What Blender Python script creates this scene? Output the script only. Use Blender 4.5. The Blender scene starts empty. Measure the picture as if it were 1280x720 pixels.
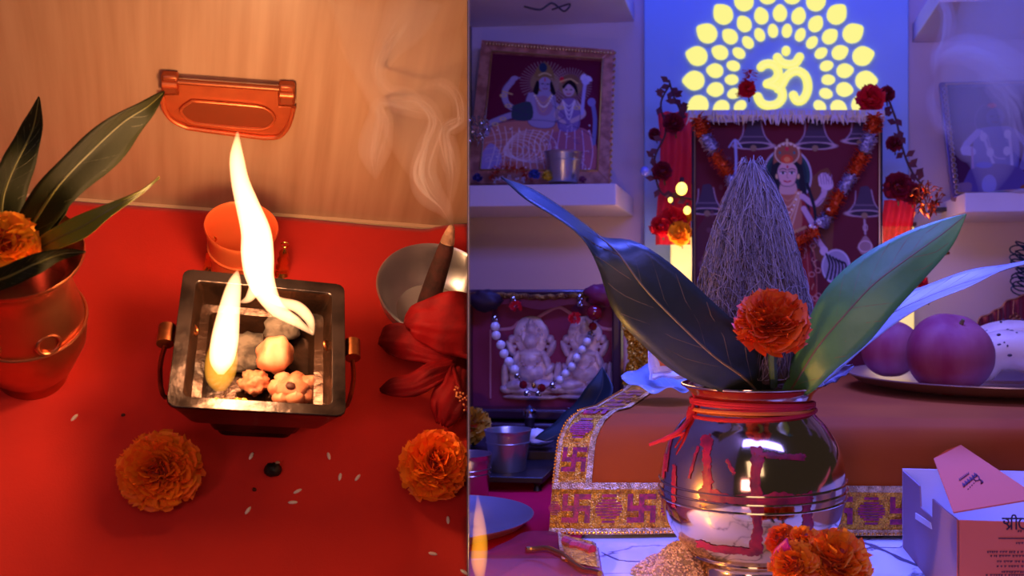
import bpy, bmesh, math, random
import numpy as np
from mathutils import Vector, Matrix, noise
random.seed(7); np.random.seed(7)
PI = math.pi
SC = bpy.context.scene
COL = SC.collection
# ------------------------------------------------------------------ camera
CZ = 0.225                                   # lens height over the marble
F, PX, PY = 1200.0, 780.0, 360.0             # focal length and principal point in pixels of the 1280 wide frame
cam_d = bpy.data.cameras.new('camera'); cam = bpy.data.objects.new('camera', cam_d); COL.objects.link(cam)
cam.location = (0, 0, CZ); cam.rotation_euler = (PI / 2, 0, 0)
cam_d.sensor_width = 36; cam_d.lens = 36 * F / 1280; cam_d.shift_x = -(PX - 640) / 1280
cam_d.clip_start = 0.02
cam_d.dof.use_dof = True; cam_d.dof.focus_distance = 0.80; cam_d.dof.aperture_fstop = 10
SC.camera = cam
# two settings stand either side of a thin divider added to keep their light apart: the fire on the red cloth (frame ML, steep view) and the altar (frame MR, level view)
HL = 0.65
ML = Matrix.Translation((0, 0, CZ)) @ Matrix.Rotation(math.radians(22), 4, 'Z') @ Matrix.Rotation(math.radians(3), 4, 'Y') @ Matrix.Rotation(math.radians(50), 4, 'X') @ Matrix.Translation((0, 0, -HL))
AR = math.atan(152 / 1200)
MR = Matrix.Rotation(-AR, 4, 'Z')
MLi, MRi = ML.inverted(), MR.inverted()
C0 = Vector((0, 0, CZ))
def wray(px, py): return Vector(((px - PX) / F, 1, (PY - py) / F))
def L(px, py, z=0.0):                        # point of the fire setting at height z
    d = MLi.to_3x3() @ wray(px, py); o = Vector((0, 0, HL)); return o + d * ((z - HL) / d.z)
def Ld(px, py, d): return MLi @ (C0 + wray(px, py) * d)
def R(px, py, y):                            # point of the altar setting at depth y
    d = MRi.to_3x3() @ wray(px, py); return C0 + d * (y / d.y)
def Rz(px, py, z):
    d = MRi.to_3x3() @ wray(px, py); return C0 + d * ((z - CZ) / d.z)
# ------------------------------------------------------------------ world, lights, exposure
W = bpy.data.worlds.new('world'); SC.world = W; W.use_nodes = True
W.node_tree.nodes['Background'].inputs[0].default_value = (0.052, 0.042, 0.042, 1)
W.node_tree.nodes['Background'].inputs[1].default_value = 0.55
SC.view_settings.view_transform = 'Standard'; SC.view_settings.look = 'None'
SC.cycles.volume_bounces = 3                 # light passes on through the smoke
SC.view_settings.exposure = 0.0; SC.view_settings.gamma = 1.0; SC.view_settings.use_curve_mapping = False
def area(name, frame, loc, target, sx, sy, col, power, spread=180):
    l = bpy.data.lights.new(name, 'AREA'); l.shape = 'RECTANGLE'; l.size = sx; l.size_y = sy; l.color = col; l.energy = power; l.spread = math.radians(spread)
    o = bpy.data.objects.new(name, l); COL.objects.link(o)
    d = (Vector(target) - Vector(loc)).normalized()
    o.matrix_world = frame @ (Matrix.Translation(loc) @ d.to_track_quat('-Z', 'Y').to_matrix().to_4x4())
    return o
def point(name, frame, loc, col, power, r=0.012):
    l = bpy.data.lights.new(name, 'POINT'); l.color = col; l.energy = power; l.shadow_soft_size = r
    o = bpy.data.objects.new(name, l); COL.objects.link(o); o.matrix_world = frame @ Matrix.Translation(loc); return o
area('blue_led_strip', MR, (0.03, 1.43, 1.0), (0.03, 1.575, 0.55), 0.60, 0.05, (0.0, 0.05, 1.0), 2.2)
area('blue_canopy_lamp', MR, (0.10, 1.00, 1.02), (0.10, 0.88, 0.0), 0.7, 0.16, (0.09, 0.12, 1.0), 6.5, 75)
area('blue_front_fill', MR, (0.15, 0.40, 0.62), (0.12, 1.6, 0.45), 0.5, 0.12, (0.17, 0.17, 1.0), 4.6)  # added frontal fill that lifts the shelf fronts and niche walls
area('rose_fill', MR, (-0.25, -1.20, 0.30), (0.0, 1.2, 0.2), 0.35, 0.35, (1.0, 0.46, 0.55), 4.2)  # added fill behind the lens, warms everything that faces it
area('warm_table_fill', ML, (-0.05, 0.10, 0.95), (-0.05, 0.50, 0.0), 0.35, 0.35, (1.0, 0.78, 0.62), .78)  # added overhead fill for the red cloth and wood panel
# ------------------------------------------------------------------ materials
def lin(c):
    return tuple((v / 255 / 12.92) if v / 255 <= 0.04045 else ((v / 255 + 0.055) / 1.055) ** 2.4 for v in c)
MATS = {}
def mat(name, c=(200, 200, 200), rough=0.5, metal=0.0, c2=None, ns=20.0, lo=0.4, hi=0.6, bump=0.0, bs=60.0, stretch=None,
        sheen=0.0, coat=0.0, emit=None, es=0.0, island=None, sub=0.0, trans=0.0, attr=None, vor=False, bd=0.002, spec=0.5):
    if name in MATS: return MATS[name]
    m = bpy.data.materials.new(name); m.use_nodes = True; nt = m.node_tree; N, K = nt.nodes, nt.links
    b = N['Principled BSDF']; MATS[name] = m
    def inp(k, v):
        if k in b.inputs: b.inputs[k].default_value = v
    c1 = lin(c) + (1,)
    inp('Base Color', c1); inp('Roughness', rough); inp('Metallic', metal)
    inp('Specular IOR Level', spec); inp('Sheen Weight', sheen); inp('Coat Weight', coat); inp('Coat Roughness', 0.08)
    inp('Transmission Weight', trans); inp('Subsurface Weight', sub)
    if sub: inp('Subsurface Radius', (0.01, 0.005, 0.002)); inp('Subsurface Scale', 0.5)
    tc = N.new('ShaderNodeTexCoord'); mp = N.new('ShaderNodeMapping'); K.new(tc.outputs['Object'], mp.inputs[0])
    if stretch: mp.inputs['Scale'].default_value = stretch
    out = None
    if c2 is not None:
        nz = N.new('ShaderNodeTexNoise'); nz.inputs['Scale'].default_value = ns; nz.inputs['Detail'].default_value = 5
        K.new(mp.outputs[0], nz.inputs['Vector'])
        rp = N.new('ShaderNodeValToRGB'); rp.color_ramp.elements[0].position = lo; rp.color_ramp.elements[1].position = hi
        rp.color_ramp.elements[0].color = c1; rp.color_ramp.elements[1].color = lin(c2) + (1,)
        K.new(nz.outputs['Fac'], rp.inputs[0]); out = rp.outputs[0]
    if island is not None:
        g = N.new('ShaderNodeNewGeometry'); mx = N.new('ShaderNodeMix'); mx.data_type = 'RGBA'
        K.new(g.outputs['Random Per Island'], mx.inputs[0])
        if out: K.new(out, mx.inputs[6])
        else: mx.inputs[6].default_value = c1
        mx.inputs[7].default_value = lin(island) + (1,); out = mx.outputs[2]
    if attr:
        a = N.new('ShaderNodeAttribute'); a.attribute_name = attr; out = a.outputs['Color']
    if out: K.new(out, b.inputs['Base Color'])
    if bump:
        t = N.new('ShaderNodeTexVoronoi' if vor else 'ShaderNodeTexNoise'); t.inputs['Scale'].default_value = bs
        if not vor: t.inputs['Detail'].default_value = 4
        K.new(mp.outputs[0], t.inputs['Vector'])
        bm_ = N.new('ShaderNodeBump'); bm_.inputs['Strength'].default_value = bump; bm_.inputs['Distance'].default_value = bd
        K.new(t.outputs['Distance' if vor else 'Fac'], bm_.inputs['Height']); K.new(bm_.outputs[0], b.inputs['Normal'])
    if emit is not None:
        inp('Emission Color', lin(emit) + (1,)); inp('Emission Strength', es)
    return m
def volume_mat(name, emit=None, es=0.0, scatter=None, dens=0.0):
    m = bpy.data.materials.new(name); m.use_nodes = True; nt = m.node_tree; nt.nodes.clear()
    o = nt.nodes.new('ShaderNodeOutputMaterial')
    if emit is not None:
        e = nt.nodes.new('ShaderNodeEmission'); e.inputs[0].default_value = emit + (1,); e.inputs[1].default_value = es
        nt.links.new(e.outputs[0], o.inputs['Volume'])
    else:
        s = nt.nodes.new('ShaderNodeVolumeScatter'); s.inputs['Color'].default_value = scatter + (1,); s.inputs['Density'].default_value = dens
        nt.links.new(s.outputs[0], o.inputs['Volume'])
    return m
def glass_mat():                              # thin clear pane: passes light, reflects by Fresnel
    m = bpy.data.materials.new('pane_glass'); m.use_nodes = True; nt = m.node_tree; nt.nodes.clear()
    o = nt.nodes.new('ShaderNodeOutputMaterial'); t = nt.nodes.new('ShaderNodeBsdfTransparent'); g = nt.nodes.new('ShaderNodeBsdfGlossy')
    g.inputs['Roughness'].default_value = 0.06; f = nt.nodes.new('ShaderNodeFresnel'); f.inputs[0].default_value = 1.35
    x = nt.nodes.new('ShaderNodeMixShader'); nt.links.new(f.outputs[0], x.inputs[0]); nt.links.new(t.outputs[0], x.inputs[1]); nt.links.new(g.outputs[0], x.inputs[2])
    nt.links.new(x.outputs[0], o.inputs[0]); return m
def sheer_mat(name, c, alpha):                # thin woven cloth: part transparent, part translucent
    m = bpy.data.materials.new(name); m.use_nodes = True; nt = m.node_tree; nt.nodes.clear()
    o = nt.nodes.new('ShaderNodeOutputMaterial'); t = nt.nodes.new('ShaderNodeBsdfTransparent'); d = nt.nodes.new('ShaderNodeBsdfDiffuse'); l = nt.nodes.new('ShaderNodeBsdfTranslucent')
    cc = lin(c) + (1,); d.inputs[0].default_value = cc; l.inputs[0].default_value = cc
    a = nt.nodes.new('ShaderNodeMixShader'); a.inputs[0].default_value = 0.5; nt.links.new(d.outputs[0], a.inputs[1]); nt.links.new(l.outputs[0], a.inputs[2])
    x = nt.nodes.new('ShaderNodeMixShader'); x.inputs[0].default_value = alpha; nt.links.new(t.outputs[0], x.inputs[1]); nt.links.new(a.outputs[0], x.inputs[2])
    nt.links.new(x.outputs[0], o.inputs[0]); return m
# ------------------------------------------------------------------ mesh building
PN = Vector((1, 195 / 1200, 0)).normalized()  # normal of the divider, which stands in the plane through the lens
GAP = 0.0006
class MB:
    def __init__(s): s.v, s.f = [], []
    def add(s, vs, fs):
        n = len(s.v); s.v += [Vector(p) for p in vs]; s.f += [tuple(i + n for i in q) for q in fs]; return s
    def box(s, a, b, M=None):
        x0, y0, z0 = a; x1, y1, z1 = b
        vs = [Vector(p) for p in ((x0, y0, z0), (x1, y0, z0), (x1, y1, z0), (x0, y1, z0), (x0, y0, z1), (x1, y0, z1), (x1, y1, z1), (x0, y1, z1))]
        if M: vs = [M @ p for p in vs]
        return s.add(vs, [(0, 3, 2, 1), (4, 5, 6, 7), (0, 1, 5, 4), (1, 2, 6, 5), (2, 3, 7, 6), (3, 0, 4, 7)])
    def hexa(s, q, off):                      # quad q pushed along off into a slab
        return s.add(list(q) + [Vector(p) + Vector(off) for p in q], [(0, 1, 2, 3), (7, 6, 5, 4), (0, 4, 5, 1), (1, 5, 6, 2), (2, 6, 7, 3), (3, 7, 4, 0)])
    def grid(s, fn, nu, nv, wrap=False):
        vs = [fn(i / (nu if wrap else nu - 1), j / (nv - 1)) for j in range(nv) for i in range(nu)]
        fs = []
        for j in range(nv - 1):
            for i in range(nu if wrap else nu - 1):
                k = (i + 1) % nu; fs.append((j * nu + i, j * nu + k, (j + 1) * nu + k, (j + 1) * nu + i))
        return s.add(vs, fs)
    def lathe(s, prof, c=(0, 0, 0), seg=48, M=None):
        c = Vector(c); vs, fs = [], []; n = len(prof)
        for r, z in prof:
            for k in range(seg):
                a = 2 * PI * k / seg; p = Vector((r * math.cos(a), r * math.sin(a), z)); p = M @ p if M else p; vs.append(c + p)
        for j in range(n - 1):
            for k in range(seg):
                q = (k + 1) % seg; fs.append((j * seg + k, j * seg + q, (j + 1) * seg + q, (j + 1) * seg + k))
        return s.add(vs, fs)
    def tube(s, pts, r, seg=8, closed=False, flat=None, caps=True):
        pts = [Vector(p) for p in pts]; n = len(pts); rs = r if isinstance(r, (list, tuple)) else [r] * n
        vs, fs = [], []; up = None
        for i in range(n):
            a = pts[i - 1] if (i > 0 or closed) else pts[0]; b = pts[(i + 1) % n] if (i < n - 1 or closed) else pts[-1]
            t = (b - a).normalized()
            if up is None: up = t.orthogonal().normalized()
            if flat is not None: n2 = Vector(flat).normalized(); n1 = t.cross(n2).normalized()
            else: n1 = (up - t * up.dot(t)).normalized(); up = n1; n2 = t.cross(n1)
            for k in range(seg):
                w = 2 * PI * k / seg; m2 = 0.35 if flat is not None else 1
                vs.append(pts[i] + (n1 * math.cos(w) + n2 * (math.sin(w) * m2)) * rs[i])
        for i in range(n if closed else n - 1):
            for k in range(seg):
                q = (k + 1) % seg; j = (i + 1) % n; fs.append((i * seg + k, i * seg + q, j * seg + q, j * seg + k))
        if caps and not closed: fs += [tuple(range(seg))[::-1], tuple((n - 1) * seg + k for k in range(seg))]
        return s.add(vs, fs)
    def ball(s, c, r, seg=12, rings=8, M=None, amp=0.0, fr=3.0, sd=0.0):
        c = Vector(c); rr = Vector((r, r, r)) if not hasattr(r, '__len__') else Vector(r); vs, fs = [], []
        for j in range(rings + 1):
            th = PI * j / rings
            for k in range(seg):
                a = 2 * PI * k / seg; d = Vector((math.sin(th) * math.cos(a), math.sin(th) * math.sin(a), math.cos(th)))
                q = 1 + (amp * noise.noise(d * fr + Vector((sd, sd * 1.7, -sd))) if amp else 0)
                p = Vector((d.x * rr.x, d.y * rr.y, d.z * rr.z)) * q; vs.append(c + (M @ p if M else p))
        for j in range(rings):
            for k in range(seg):
                q = (k + 1) % seg; fs.append((j * seg + k, (j + 1) * seg + k, (j + 1) * seg + q, j * seg + q))
        return s.add(vs, fs)
    def prism(s, poly, off):                  # planar polygon (3D points) pushed along off
        n = len(poly); off = Vector(off); vs = [Vector(p) for p in poly] + [Vector(p) + off for p in poly]
        return s.add(vs, [tuple(range(n)), tuple(range(2 * n - 1, n - 1, -1))] + [(i, i + n, (i + 1) % n + n, (i + 1) % n) for i in range(n)])
    def torus(s, c, Rr, r, M=None, seg=32, k=8):
        c = Vector(c); pts = []
        for i in range(seg):
            a = 2 * PI * i / seg; p = Vector((Rr * math.cos(a), Rr * math.sin(a), 0)); pts.append(c + (M @ p if M else p))
        return s.tube(pts, r, k, closed=True)
    def build(s, name, m, parent=None, frame=None, loc=(0, 0, 0), smooth=True, bevel=0.0, clip=True, solid=0.0, cols=None, angle=40):
        fr = parent['_f'] if parent is not None else ('L' if frame is ML else 'R')
        fm = ML if fr == 'L' else MR
        pl = Vector(parent['_p']) if parent is not None else Vector((0, 0, 0))
        o3 = pl if parent is not None else Vector(loc)
        me = bpy.data.meshes.new(name); me.from_pydata([tuple(p - o3) for p in s.v], [], s.f)
        if cols is not None:
            at = me.color_attributes.new('Col', 'FLOAT_COLOR', 'POINT'); at.data.foreach_set('color', cols.astype(np.float32).ravel())
        if clip:
            n = fm.inverted().to_3x3() @ PN; n = n if fr == 'L' else -n
            oc = Vector((0, 0, HL)) if fr == 'L' else C0
            if any((p - oc).dot(n) > -GAP for p in s.v):
                bm = bmesh.new(); bm.from_mesh(me)
                bmesh.ops.bisect_plane(bm, geom=bm.verts[:] + bm.edges[:] + bm.faces[:], plane_co=oc - o3 - n * GAP, plane_no=n, clear_outer=True)
                bm.to_mesh(me); bm.free()
        if smooth:
            me.shade_smooth()
            if angle < 180:
                try: me.set_sharp_from_angle(angle=math.radians(angle))
                except Exception: pass
        me.materials.append(m); o = bpy.data.objects.new(name, me); COL.objects.link(o)
        if bevel:
            b = o.modifiers.new('bevel', 'BEVEL'); b.width = bevel; b.segments = 2; b.limit_method = 'ANGLE'
        if solid:
            b = o.modifiers.new('thickness', 'SOLIDIFY'); b.thickness = solid; b.offset = 0
        o['_f'] = fr; o['_p'] = tuple(o3)
        if parent is not None: o.parent = parent
        else: o.matrix_world = fm @ Matrix.Translation(o3)
        return o
def tag(o, label=None, cat=None, group=None, kind=None):
    if label: o['label'] = label
    if cat: o['category'] = cat
    if group: o['group'] = group
    if kind: o['kind'] = kind
    return o
def thing(name, frame, loc, label, cat, group=None):
    o = bpy.data.objects.new(name, None); COL.objects.link(o); o.empty_display_size = 0.02
    o.matrix_world = frame @ Matrix.Translation(loc); o['_f'] = 'L' if frame is ML else 'R'; o['_p'] = tuple(loc)
    return tag(o, label, cat, group)
def cat(pts, n):                              # Catmull-Rom through points of any dimension
    P = [np.array(tuple(p), float) for p in pts]; m = len(P) - 1; out = []
    for i in range(n):
        t = i / (n - 1) * m; k = min(int(t), m - 1); f = t - k
        a, b, c, d = P[max(k - 1, 0)], P[k], P[k + 1], P[min(k + 2, m)]
        out.append(0.5 * (2 * b + (c - a) * f + (2 * a - 5 * b + 4 * c - d) * f * f + (3 * b - a - 3 * c + d) * f ** 3))
    return out
# ------------------------------------------------------------------ flat print painter (colours laid on a fine mesh, coordinates in photo pixels)
class Canvas:
    def __init__(s, c, nw, nh, bg):
        u = np.linspace(0, 1, nw)[None, :, None]; v = np.linspace(0, 1, nh)[:, None, None]
        tl, tr, br, bl = [np.array(p, float) for p in c]
        P = (tl * (1 - u) + tr * u) * (1 - v) + (bl * (1 - u) + br * u) * v
        s.X, s.Y = P[..., 0], P[..., 1]; s.img = np.ones((nh, nw, 3)) * np.array(lin(bg)); s.soft = 0.7
    def _mix(s, d, c, a=1.0):
        k = (np.clip(0.5 - d / s.soft, 0, 1) * a)[..., None]; s.img = s.img * (1 - k) + np.array(lin(c)) * k
    def ell(s, x, y, rx, ry, c, rot=0, a=1.0):
        cs, sn = math.cos(math.radians(rot)), math.sin(math.radians(rot)); dx, dy = s.X - x, s.Y - y
        u, v = dx * cs + dy * sn, -dx * sn + dy * cs
        s._mix((np.sqrt((u / rx) ** 2 + (v / ry) ** 2) - 1) * min(rx, ry), c, a)
    def ring(s, x, y, rx, ry, w, c, a=1.0):
        d = (np.sqrt(((s.X - x) / rx) ** 2 + ((s.Y - y) / ry) ** 2) - 1) * min(rx, ry); s._mix(abs(d) - w / 2, c, a)
    def line(s, pts, w, c, sm=True, a=1.0):
        if sm and len(pts) > 2: pts = cat(pts, 6 * len(pts))
        D = np.full(s.X.shape, 1e9)
        for (x0, y0), (x1, y1) in zip(pts[:-1], pts[1:]):
            dx, dy = x1 - x0, y1 - y0; q = dx * dx + dy * dy + 1e-9
            t = np.clip(((s.X - x0) * dx + (s.Y - y0) * dy) / q, 0, 1)
            D = np.minimum(D, np.hypot(s.X - x0 - t * dx, s.Y - y0 - t * dy))
        s._mix(D - w / 2, c, a)
    def poly(s, pts, c, sm=True, a=1.0):
        if sm: pts = cat(list(pts) + [pts[0]], 4 * len(pts))[:-1]
        ins = np.zeros(s.X.shape, bool); D = np.full(s.X.shape, 1e9); n = len(pts)
        for i in range(n):
            (x0, y0), (x1, y1) = pts[i], pts[(i + 1) % n]
            ins ^= ((y0 > s.Y) != (y1 > s.Y)) & (s.X < (x1 - x0) * (s.Y - y0) / ((y1 - y0) or 1e-9) + x0)
            dx, dy = x1 - x0, y1 - y0; q = dx * dx + dy * dy + 1e-9
            t = np.clip(((s.X - x0) * dx + (s.Y - y0) * dy) / q, 0, 1)
            D = np.minimum(D, np.hypot(s.X - x0 - t * dx, s.Y - y0 - t * dy))
        s._mix(np.where(ins, -D, D), c, a)
    def cols(s):
        h, w, _ = s.img.shape; return np.concatenate([s.img, np.ones((h, w, 1))], -1).reshape(-1, 4)
def quad_fn(q):
    tl, tr, br, bl = [Vector(p) for p in q]
    return lambda u, v: (tl * (1 - u) + tr * u) * (1 - v) + (bl * (1 - u) + br * u) * v
def framed(root, outer, wu, wv, thick, rail_m, canvas, rail_name='frame_rail', pane=True):
    """rails, print and pane of a framed picture whose front outline is the quad 'outer' (TL, TR, BR, BL)"""
    f = quad_fn(outer); n = (Vector(outer[1]) - Vector(outer[0])).cross(Vector(outer[3]) - Vector(outer[0])).normalized()   # away from the viewer or not
    if n.y < 0: n = -n
    inn = [f(wu, wv), f(1 - wu, wv), f(1 - wu, 1 - wv), f(wu, 1 - wv)]
    for i in range(4):
        j = (i + 1) % 4
        MB().hexa([outer[i], outer[j], inn[j], inn[i]], n * thick).build(rail_name, rail_m, root, bevel=0.0025)
        a, b = Vector(inn[i]), Vector(inn[j]); MB().tube([a - n * 0.001, b - n * 0.001], 0.0014, 6).build('gilt_bead', mat('gilt', (210, 170, 110), 0.3, 0.9), root)
    off = n * (thick * 0.5); h, w, _ = canvas.img.shape; g = quad_fn([p + off for p in inn])
    MB().grid(lambda u, v: g(u, v), w, h).build('print', MATS['print'], root, cols=canvas.cols(), clip=False) if not straddles(root, inn) else clip_print(root, g, canvas)
    if pane: MB().add([p + n * (thick * 0.25) for p in inn], [(0, 1, 2, 3)]).build('glass_pane', GLASS, root)
def straddles(root, pts):
    return any((p - C0).dot(-(MRi.to_3x3() @ PN)) > -GAP for p in pts) if root['_f'] == 'R' else False
def clip_print(root, g, canvas):              # as above, but the colours ride through the cut
    h, w, _ = canvas.img.shape; mb = MB().grid(lambda u, v: g(u, v), w, h); nn = -(MRi.to_3x3() @ PN)
    keep = [(p - C0).dot(nn) <= -GAP for p in mb.v]
    mb.f = [q for q in mb.f if all(keep[i] for i in q)]
    return mb.build('print', MATS['print'], root, cols=canvas.cols(), clip=False)
mat('print', attr='Col', rough=0.5, spec=.15)
GLASS = glass_mat()
# ------------------------------------------------------------------ reusable pieces
def leaf_rows(rows, P, n=36, m=9, fold=0.12, wave=0.03, sd=0.0):
    """leaf surface from rows (ax,ay,ad, bx,by,bd) = the two edges at stations from tip to base; P turns (px,py,d) into a point"""
    rr = cat(rows, n); A = [P(*r[:3]) for r in rr]; B = [P(*r[3:]) for r in rr]
    def fn(u, v):
        i = min(int(v * (n - 1) + 0.5), n - 1); a, b = A[i], B[i]; w = (b - a)
        t = (A[min(i + 1, n - 1)] - A[max(i - 1, 0)]) + (B[min(i + 1, n - 1)] - B[max(i - 1, 0)])
        nn = w.cross(t); nn = nn.normalized() if nn.length > 1e-9 else Vector((0, 0, 0))
        k = 1 - abs(2 * u - 1)
        return a + w * u + nn * (w.length * (fold * k + wave * math.sin(v * 19 + u * 3 + sd) * (1 - k)))
    mid = [fn(0.5, i / (n - 1)) for i in range(n)]
    return fn, mid, n, m
def leaf(name, frame, rows, P, blade_m, rib_m, label, group=None, vein_m=None, fold=0.12, wave=0.03, rib=0.0009, catname='leaf', flip=1, veins=11):
    fn, mid, n, m = leaf_rows(rows, P, fold=fold, wave=wave)
    root = thing(name, frame, mid[-1], label, catname, group)
    MB().grid(fn, m, n).build('blade', blade_m, root, solid=0.0004, angle=180)
    MB().tube([p for p in mid[1:]], [rib * (0.35 + 0.65 * i / n) for i in range(1, n)], 6).build('midrib', rib_m, root)
    v = MB()
    for k in range(2, veins):
        for s_ in (0.02, 0.98):
            pts = []
            for q in range(6):
                w = q / 5; pts.append(fn(0.5 + (s_ - 0.5) * w * 0.92, max(0, min(1, k / veins + 0.10 - 0.16 * w))))
            v.tube(pts, 0.00028, 4)
    if veins: v.build('veins', vein_m or rib_m, root)
    return root
def petals_ball(mb, c, r, n, up=(0, 0, 1), cover=0.55, sd=0, pw=0.30, flat=1.0):
    rnd = random.Random(sd); c = Vector(c); q = Vector((0, 0, 1)).rotation_difference(Vector(up).normalized())
    for i in range(n):
        z = 1 - (i + 0.5) / n * 2 * cover; a = i * 2.39996 + rnd.uniform(-.3, .3); s = math.sqrt(max(0, 1 - z * z))
        d = Vector((s * math.cos(a), s * math.sin(a), z * flat)); t = Vector((-math.sin(a), math.cos(a), 0)); t.rotate(Matrix.Rotation(rnd.uniform(-.9, .9), 3, d))
        b = d.cross(t); R1 = r * rnd.uniform(0.86, 1.06); w = r * pw * rnd.uniform(0.7, 1.25); lean = b * (r * rnd.uniform(-.12, .12))
        pts = []
        for j, (rad, ww, cup) in enumerate(((0.35, 0.35, 0), (0.75, 0.9, 0.05), (1.0, 1.0, 0.16))):
            for k in (-1, -0.35, 0.35, 1):
                ruff = r * rnd.uniform(-.06, .06) if j == 2 else 0
                p = d * (R1 * rad + ruff) + t * (w * ww * k) + b * (w * cup * (k * k) * 2 + ruff * 0.8) + lean * rad
                p.rotate(q); pts.append(c + p)
        mb.add(pts, [(j * 4 + k, j * 4 + k + 1, j * 4 + k + 5, j * 4 + k + 4) for j in (0, 1) for k in (0, 1, 2)])
    return mb
def marigold(frame, c, r, m, label, sd, up=(0, 0, 1), n=230, group=None, cover=0.72, name='marigold', flat=0.9, stem=None, core=(150, 40, 5), pw=.24):
    c = Vector(c); root = thing(name, frame, c - Vector((0, 0, r * 0.75)), label, 'flower', group)
    petals_ball(MB(), c, r, n, up, cover, sd, pw=pw, flat=flat).build('petals', m, root, angle=180)['kind'] = 'stuff'
    MB().ball(c, r * 0.62, 16, 10).build('flower_heart', mat('heart%d%d%d' % core, core, 0.8), root)
    upv = Vector(up).normalized(); e = c - upv * r * 0.9
    MB().tube([c - upv * r * 0.4, e, e - upv * r * 0.3] if stem is None else [c - upv * r * 0.4] + [Vector(p) for p in stem], r * 0.12, 6).build('stem', mat('stem_green', (60, 80, 30), 0.6), root)
    return root
def fluff(mb, pts, r, n, sd=0, ln=0.5):       # short tufts standing round a line, as in threaded flowers
    rnd = random.Random(sd); P = cat(pts, 24)
    for i in range(n):
        f = rnd.random() * 22.99; k = int(f); p = Vector(P[k]) + (Vector(P[k + 1]) - Vector(P[k])) * (f - k)
        t = (Vector(P[k + 1]) - Vector(P[k])).normalized(); a = t.orthogonal().normalized(); a.rotate(Matrix.Rotation(rnd.uniform(0, 2 * PI), 3, t))
        a = (a + t * rnd.uniform(-.5, .5)).normalized(); b = t.cross(a) * (r * rnd.uniform(.12, .25)); R1 = r * rnd.uniform(1 - ln * 0.4, 1 + ln * 0.3)
        mb.add([p + a * r * .2 - b * .4, p + a * r * .2 + b * .4, p + a * R1 + b, p + a * R1 * 1.05, p + a * R1 - b], [(0, 1, 2, 3, 4)])
    return mb
def flame_mesh(path, rad, seg=16, n=40):
    P = cat(path, n); Q = cat([(x,) for x in rad], n); return MB().tube([Vector(p) for p in P], [max(float(q[0]), 0.0002) for q in Q], seg)
# ================================================================== THE FIRE SETTING (left of the divider)
WOOD = mat('wood_laminate', (190, 152, 122), 0.45, c2=(170, 128, 98), ns=9, lo=.3, hi=.7, stretch=(9, 9, 0.55), bump=0.04, bs=30)
DIR = Vector((-195 / 1200, 1, 0))
def dpt(y, z): return MRi @ Vector((DIR.x * y, y, z))
tag(MB().hexa([dpt(.42, -.35), dpt(1.78, -.35), dpt(1.78, 1.25), dpt(.42, 1.25)], MRi.to_3x3() @ (PN * 0.0006)).build('light_divider', mat('light_baffle', (150, 132, 138), .8), None, MR, smooth=False, clip=False), 'thin grey board added to block light between the fire table and the altar', 'wall', kind='structure')  # added board, edge-on to the lens, stops light crossing between the settings
WA, WB = L(150, 254), L(440, 276); WD = (WB - WA).normalized(); WN = Vector((WD.y, -WD.x, 0))      # foot of the wall and its normal towards the viewer
if WN.y > 0: WN = -WN
def Lw(px, py, off=0.0):
    d = MLi.to_3x3() @ wray(px, py); o = Vector((0, 0, HL)); t = (WA + WN * off - o).dot(WN) / d.dot(WN); return o + d * t
wl = WA - WD * 0.45; wr = WB + WD * 0.40
tag(MB().hexa([wl, wr, wr + Vector((0, 0, .55)), wl + Vector((0, 0, .55))], -WN * 0.018).build('wall_left', WOOD, None, ML, loc=wl, smooth=False), 'orange wood laminate panel behind the fire', 'wall', kind='structure')
tag(MB().hexa([wl + WN * .0002, wr + WN * .0002, wr + WN * .004, wl + WN * .004], (0, 0, .003)).build('trim_1', mat('trim_pale', (225, 190, 150), .5), None, ML, loc=wl, smooth=False), 'pale strip along the foot of the wood panel', 'trim', kind='structure')
# red cloth spread on the table
REDC = mat('red_cloth', (210, 32, 14), 0.85, c2=(190, 24, 11), ns=5, bump=0.25, bs=900, sheen=0.15, bd=.0006)
def cloth(u, v):
    a = wl + WN * 0.006; p = a + WD * (u * 1.1) + Vector((0, -1, 0)) * (v * 0.62)
    z = 0.0015 + 0.0016 * noise.noise(Vector((p.x * 9, p.y * 9, 0))) + .0012 * math.exp(-((p.x * .8 + p.y * .3 - .02) / .012) ** 2) + .0012 * math.exp(-((p.x * .9 - p.y * .2 + .33) / .01) ** 2)
    q = (p - WA).dot(WD); r_ = v * 0.62                                      # the far right corner is bunched up against the panel
    z += 0.016 * max(0, min(1, (q - .255) / .03)) * math.exp(-(r_ / .045) ** 2) * (1 + .3 * math.sin(q * 60))
    z += .0025 * math.exp(-((q - .02) / .16) ** 4) * math.exp(-(r_ / .02) ** 2)
    return Vector((p.x, p.y, max(z, 0.0004)))
tag(MB().grid(cloth, 180, 110).build('red_cloth', REDC, None, ML, loc=wl, angle=180, solid=0.0008), 'plain bright red cloth spread under the fire bowl', 'cloth')
tag(MB().hexa([wl, wr, wr + Vector((0, -.66, 0)), wl + Vector((0, -.66, 0))], (0, 0, -.02)).build('floor_left', mat('table_wood', (120, 70, 40), .6), None, ML, loc=wl, smooth=False), 'table top under the red cloth', 'table', kind='structure')
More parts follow.
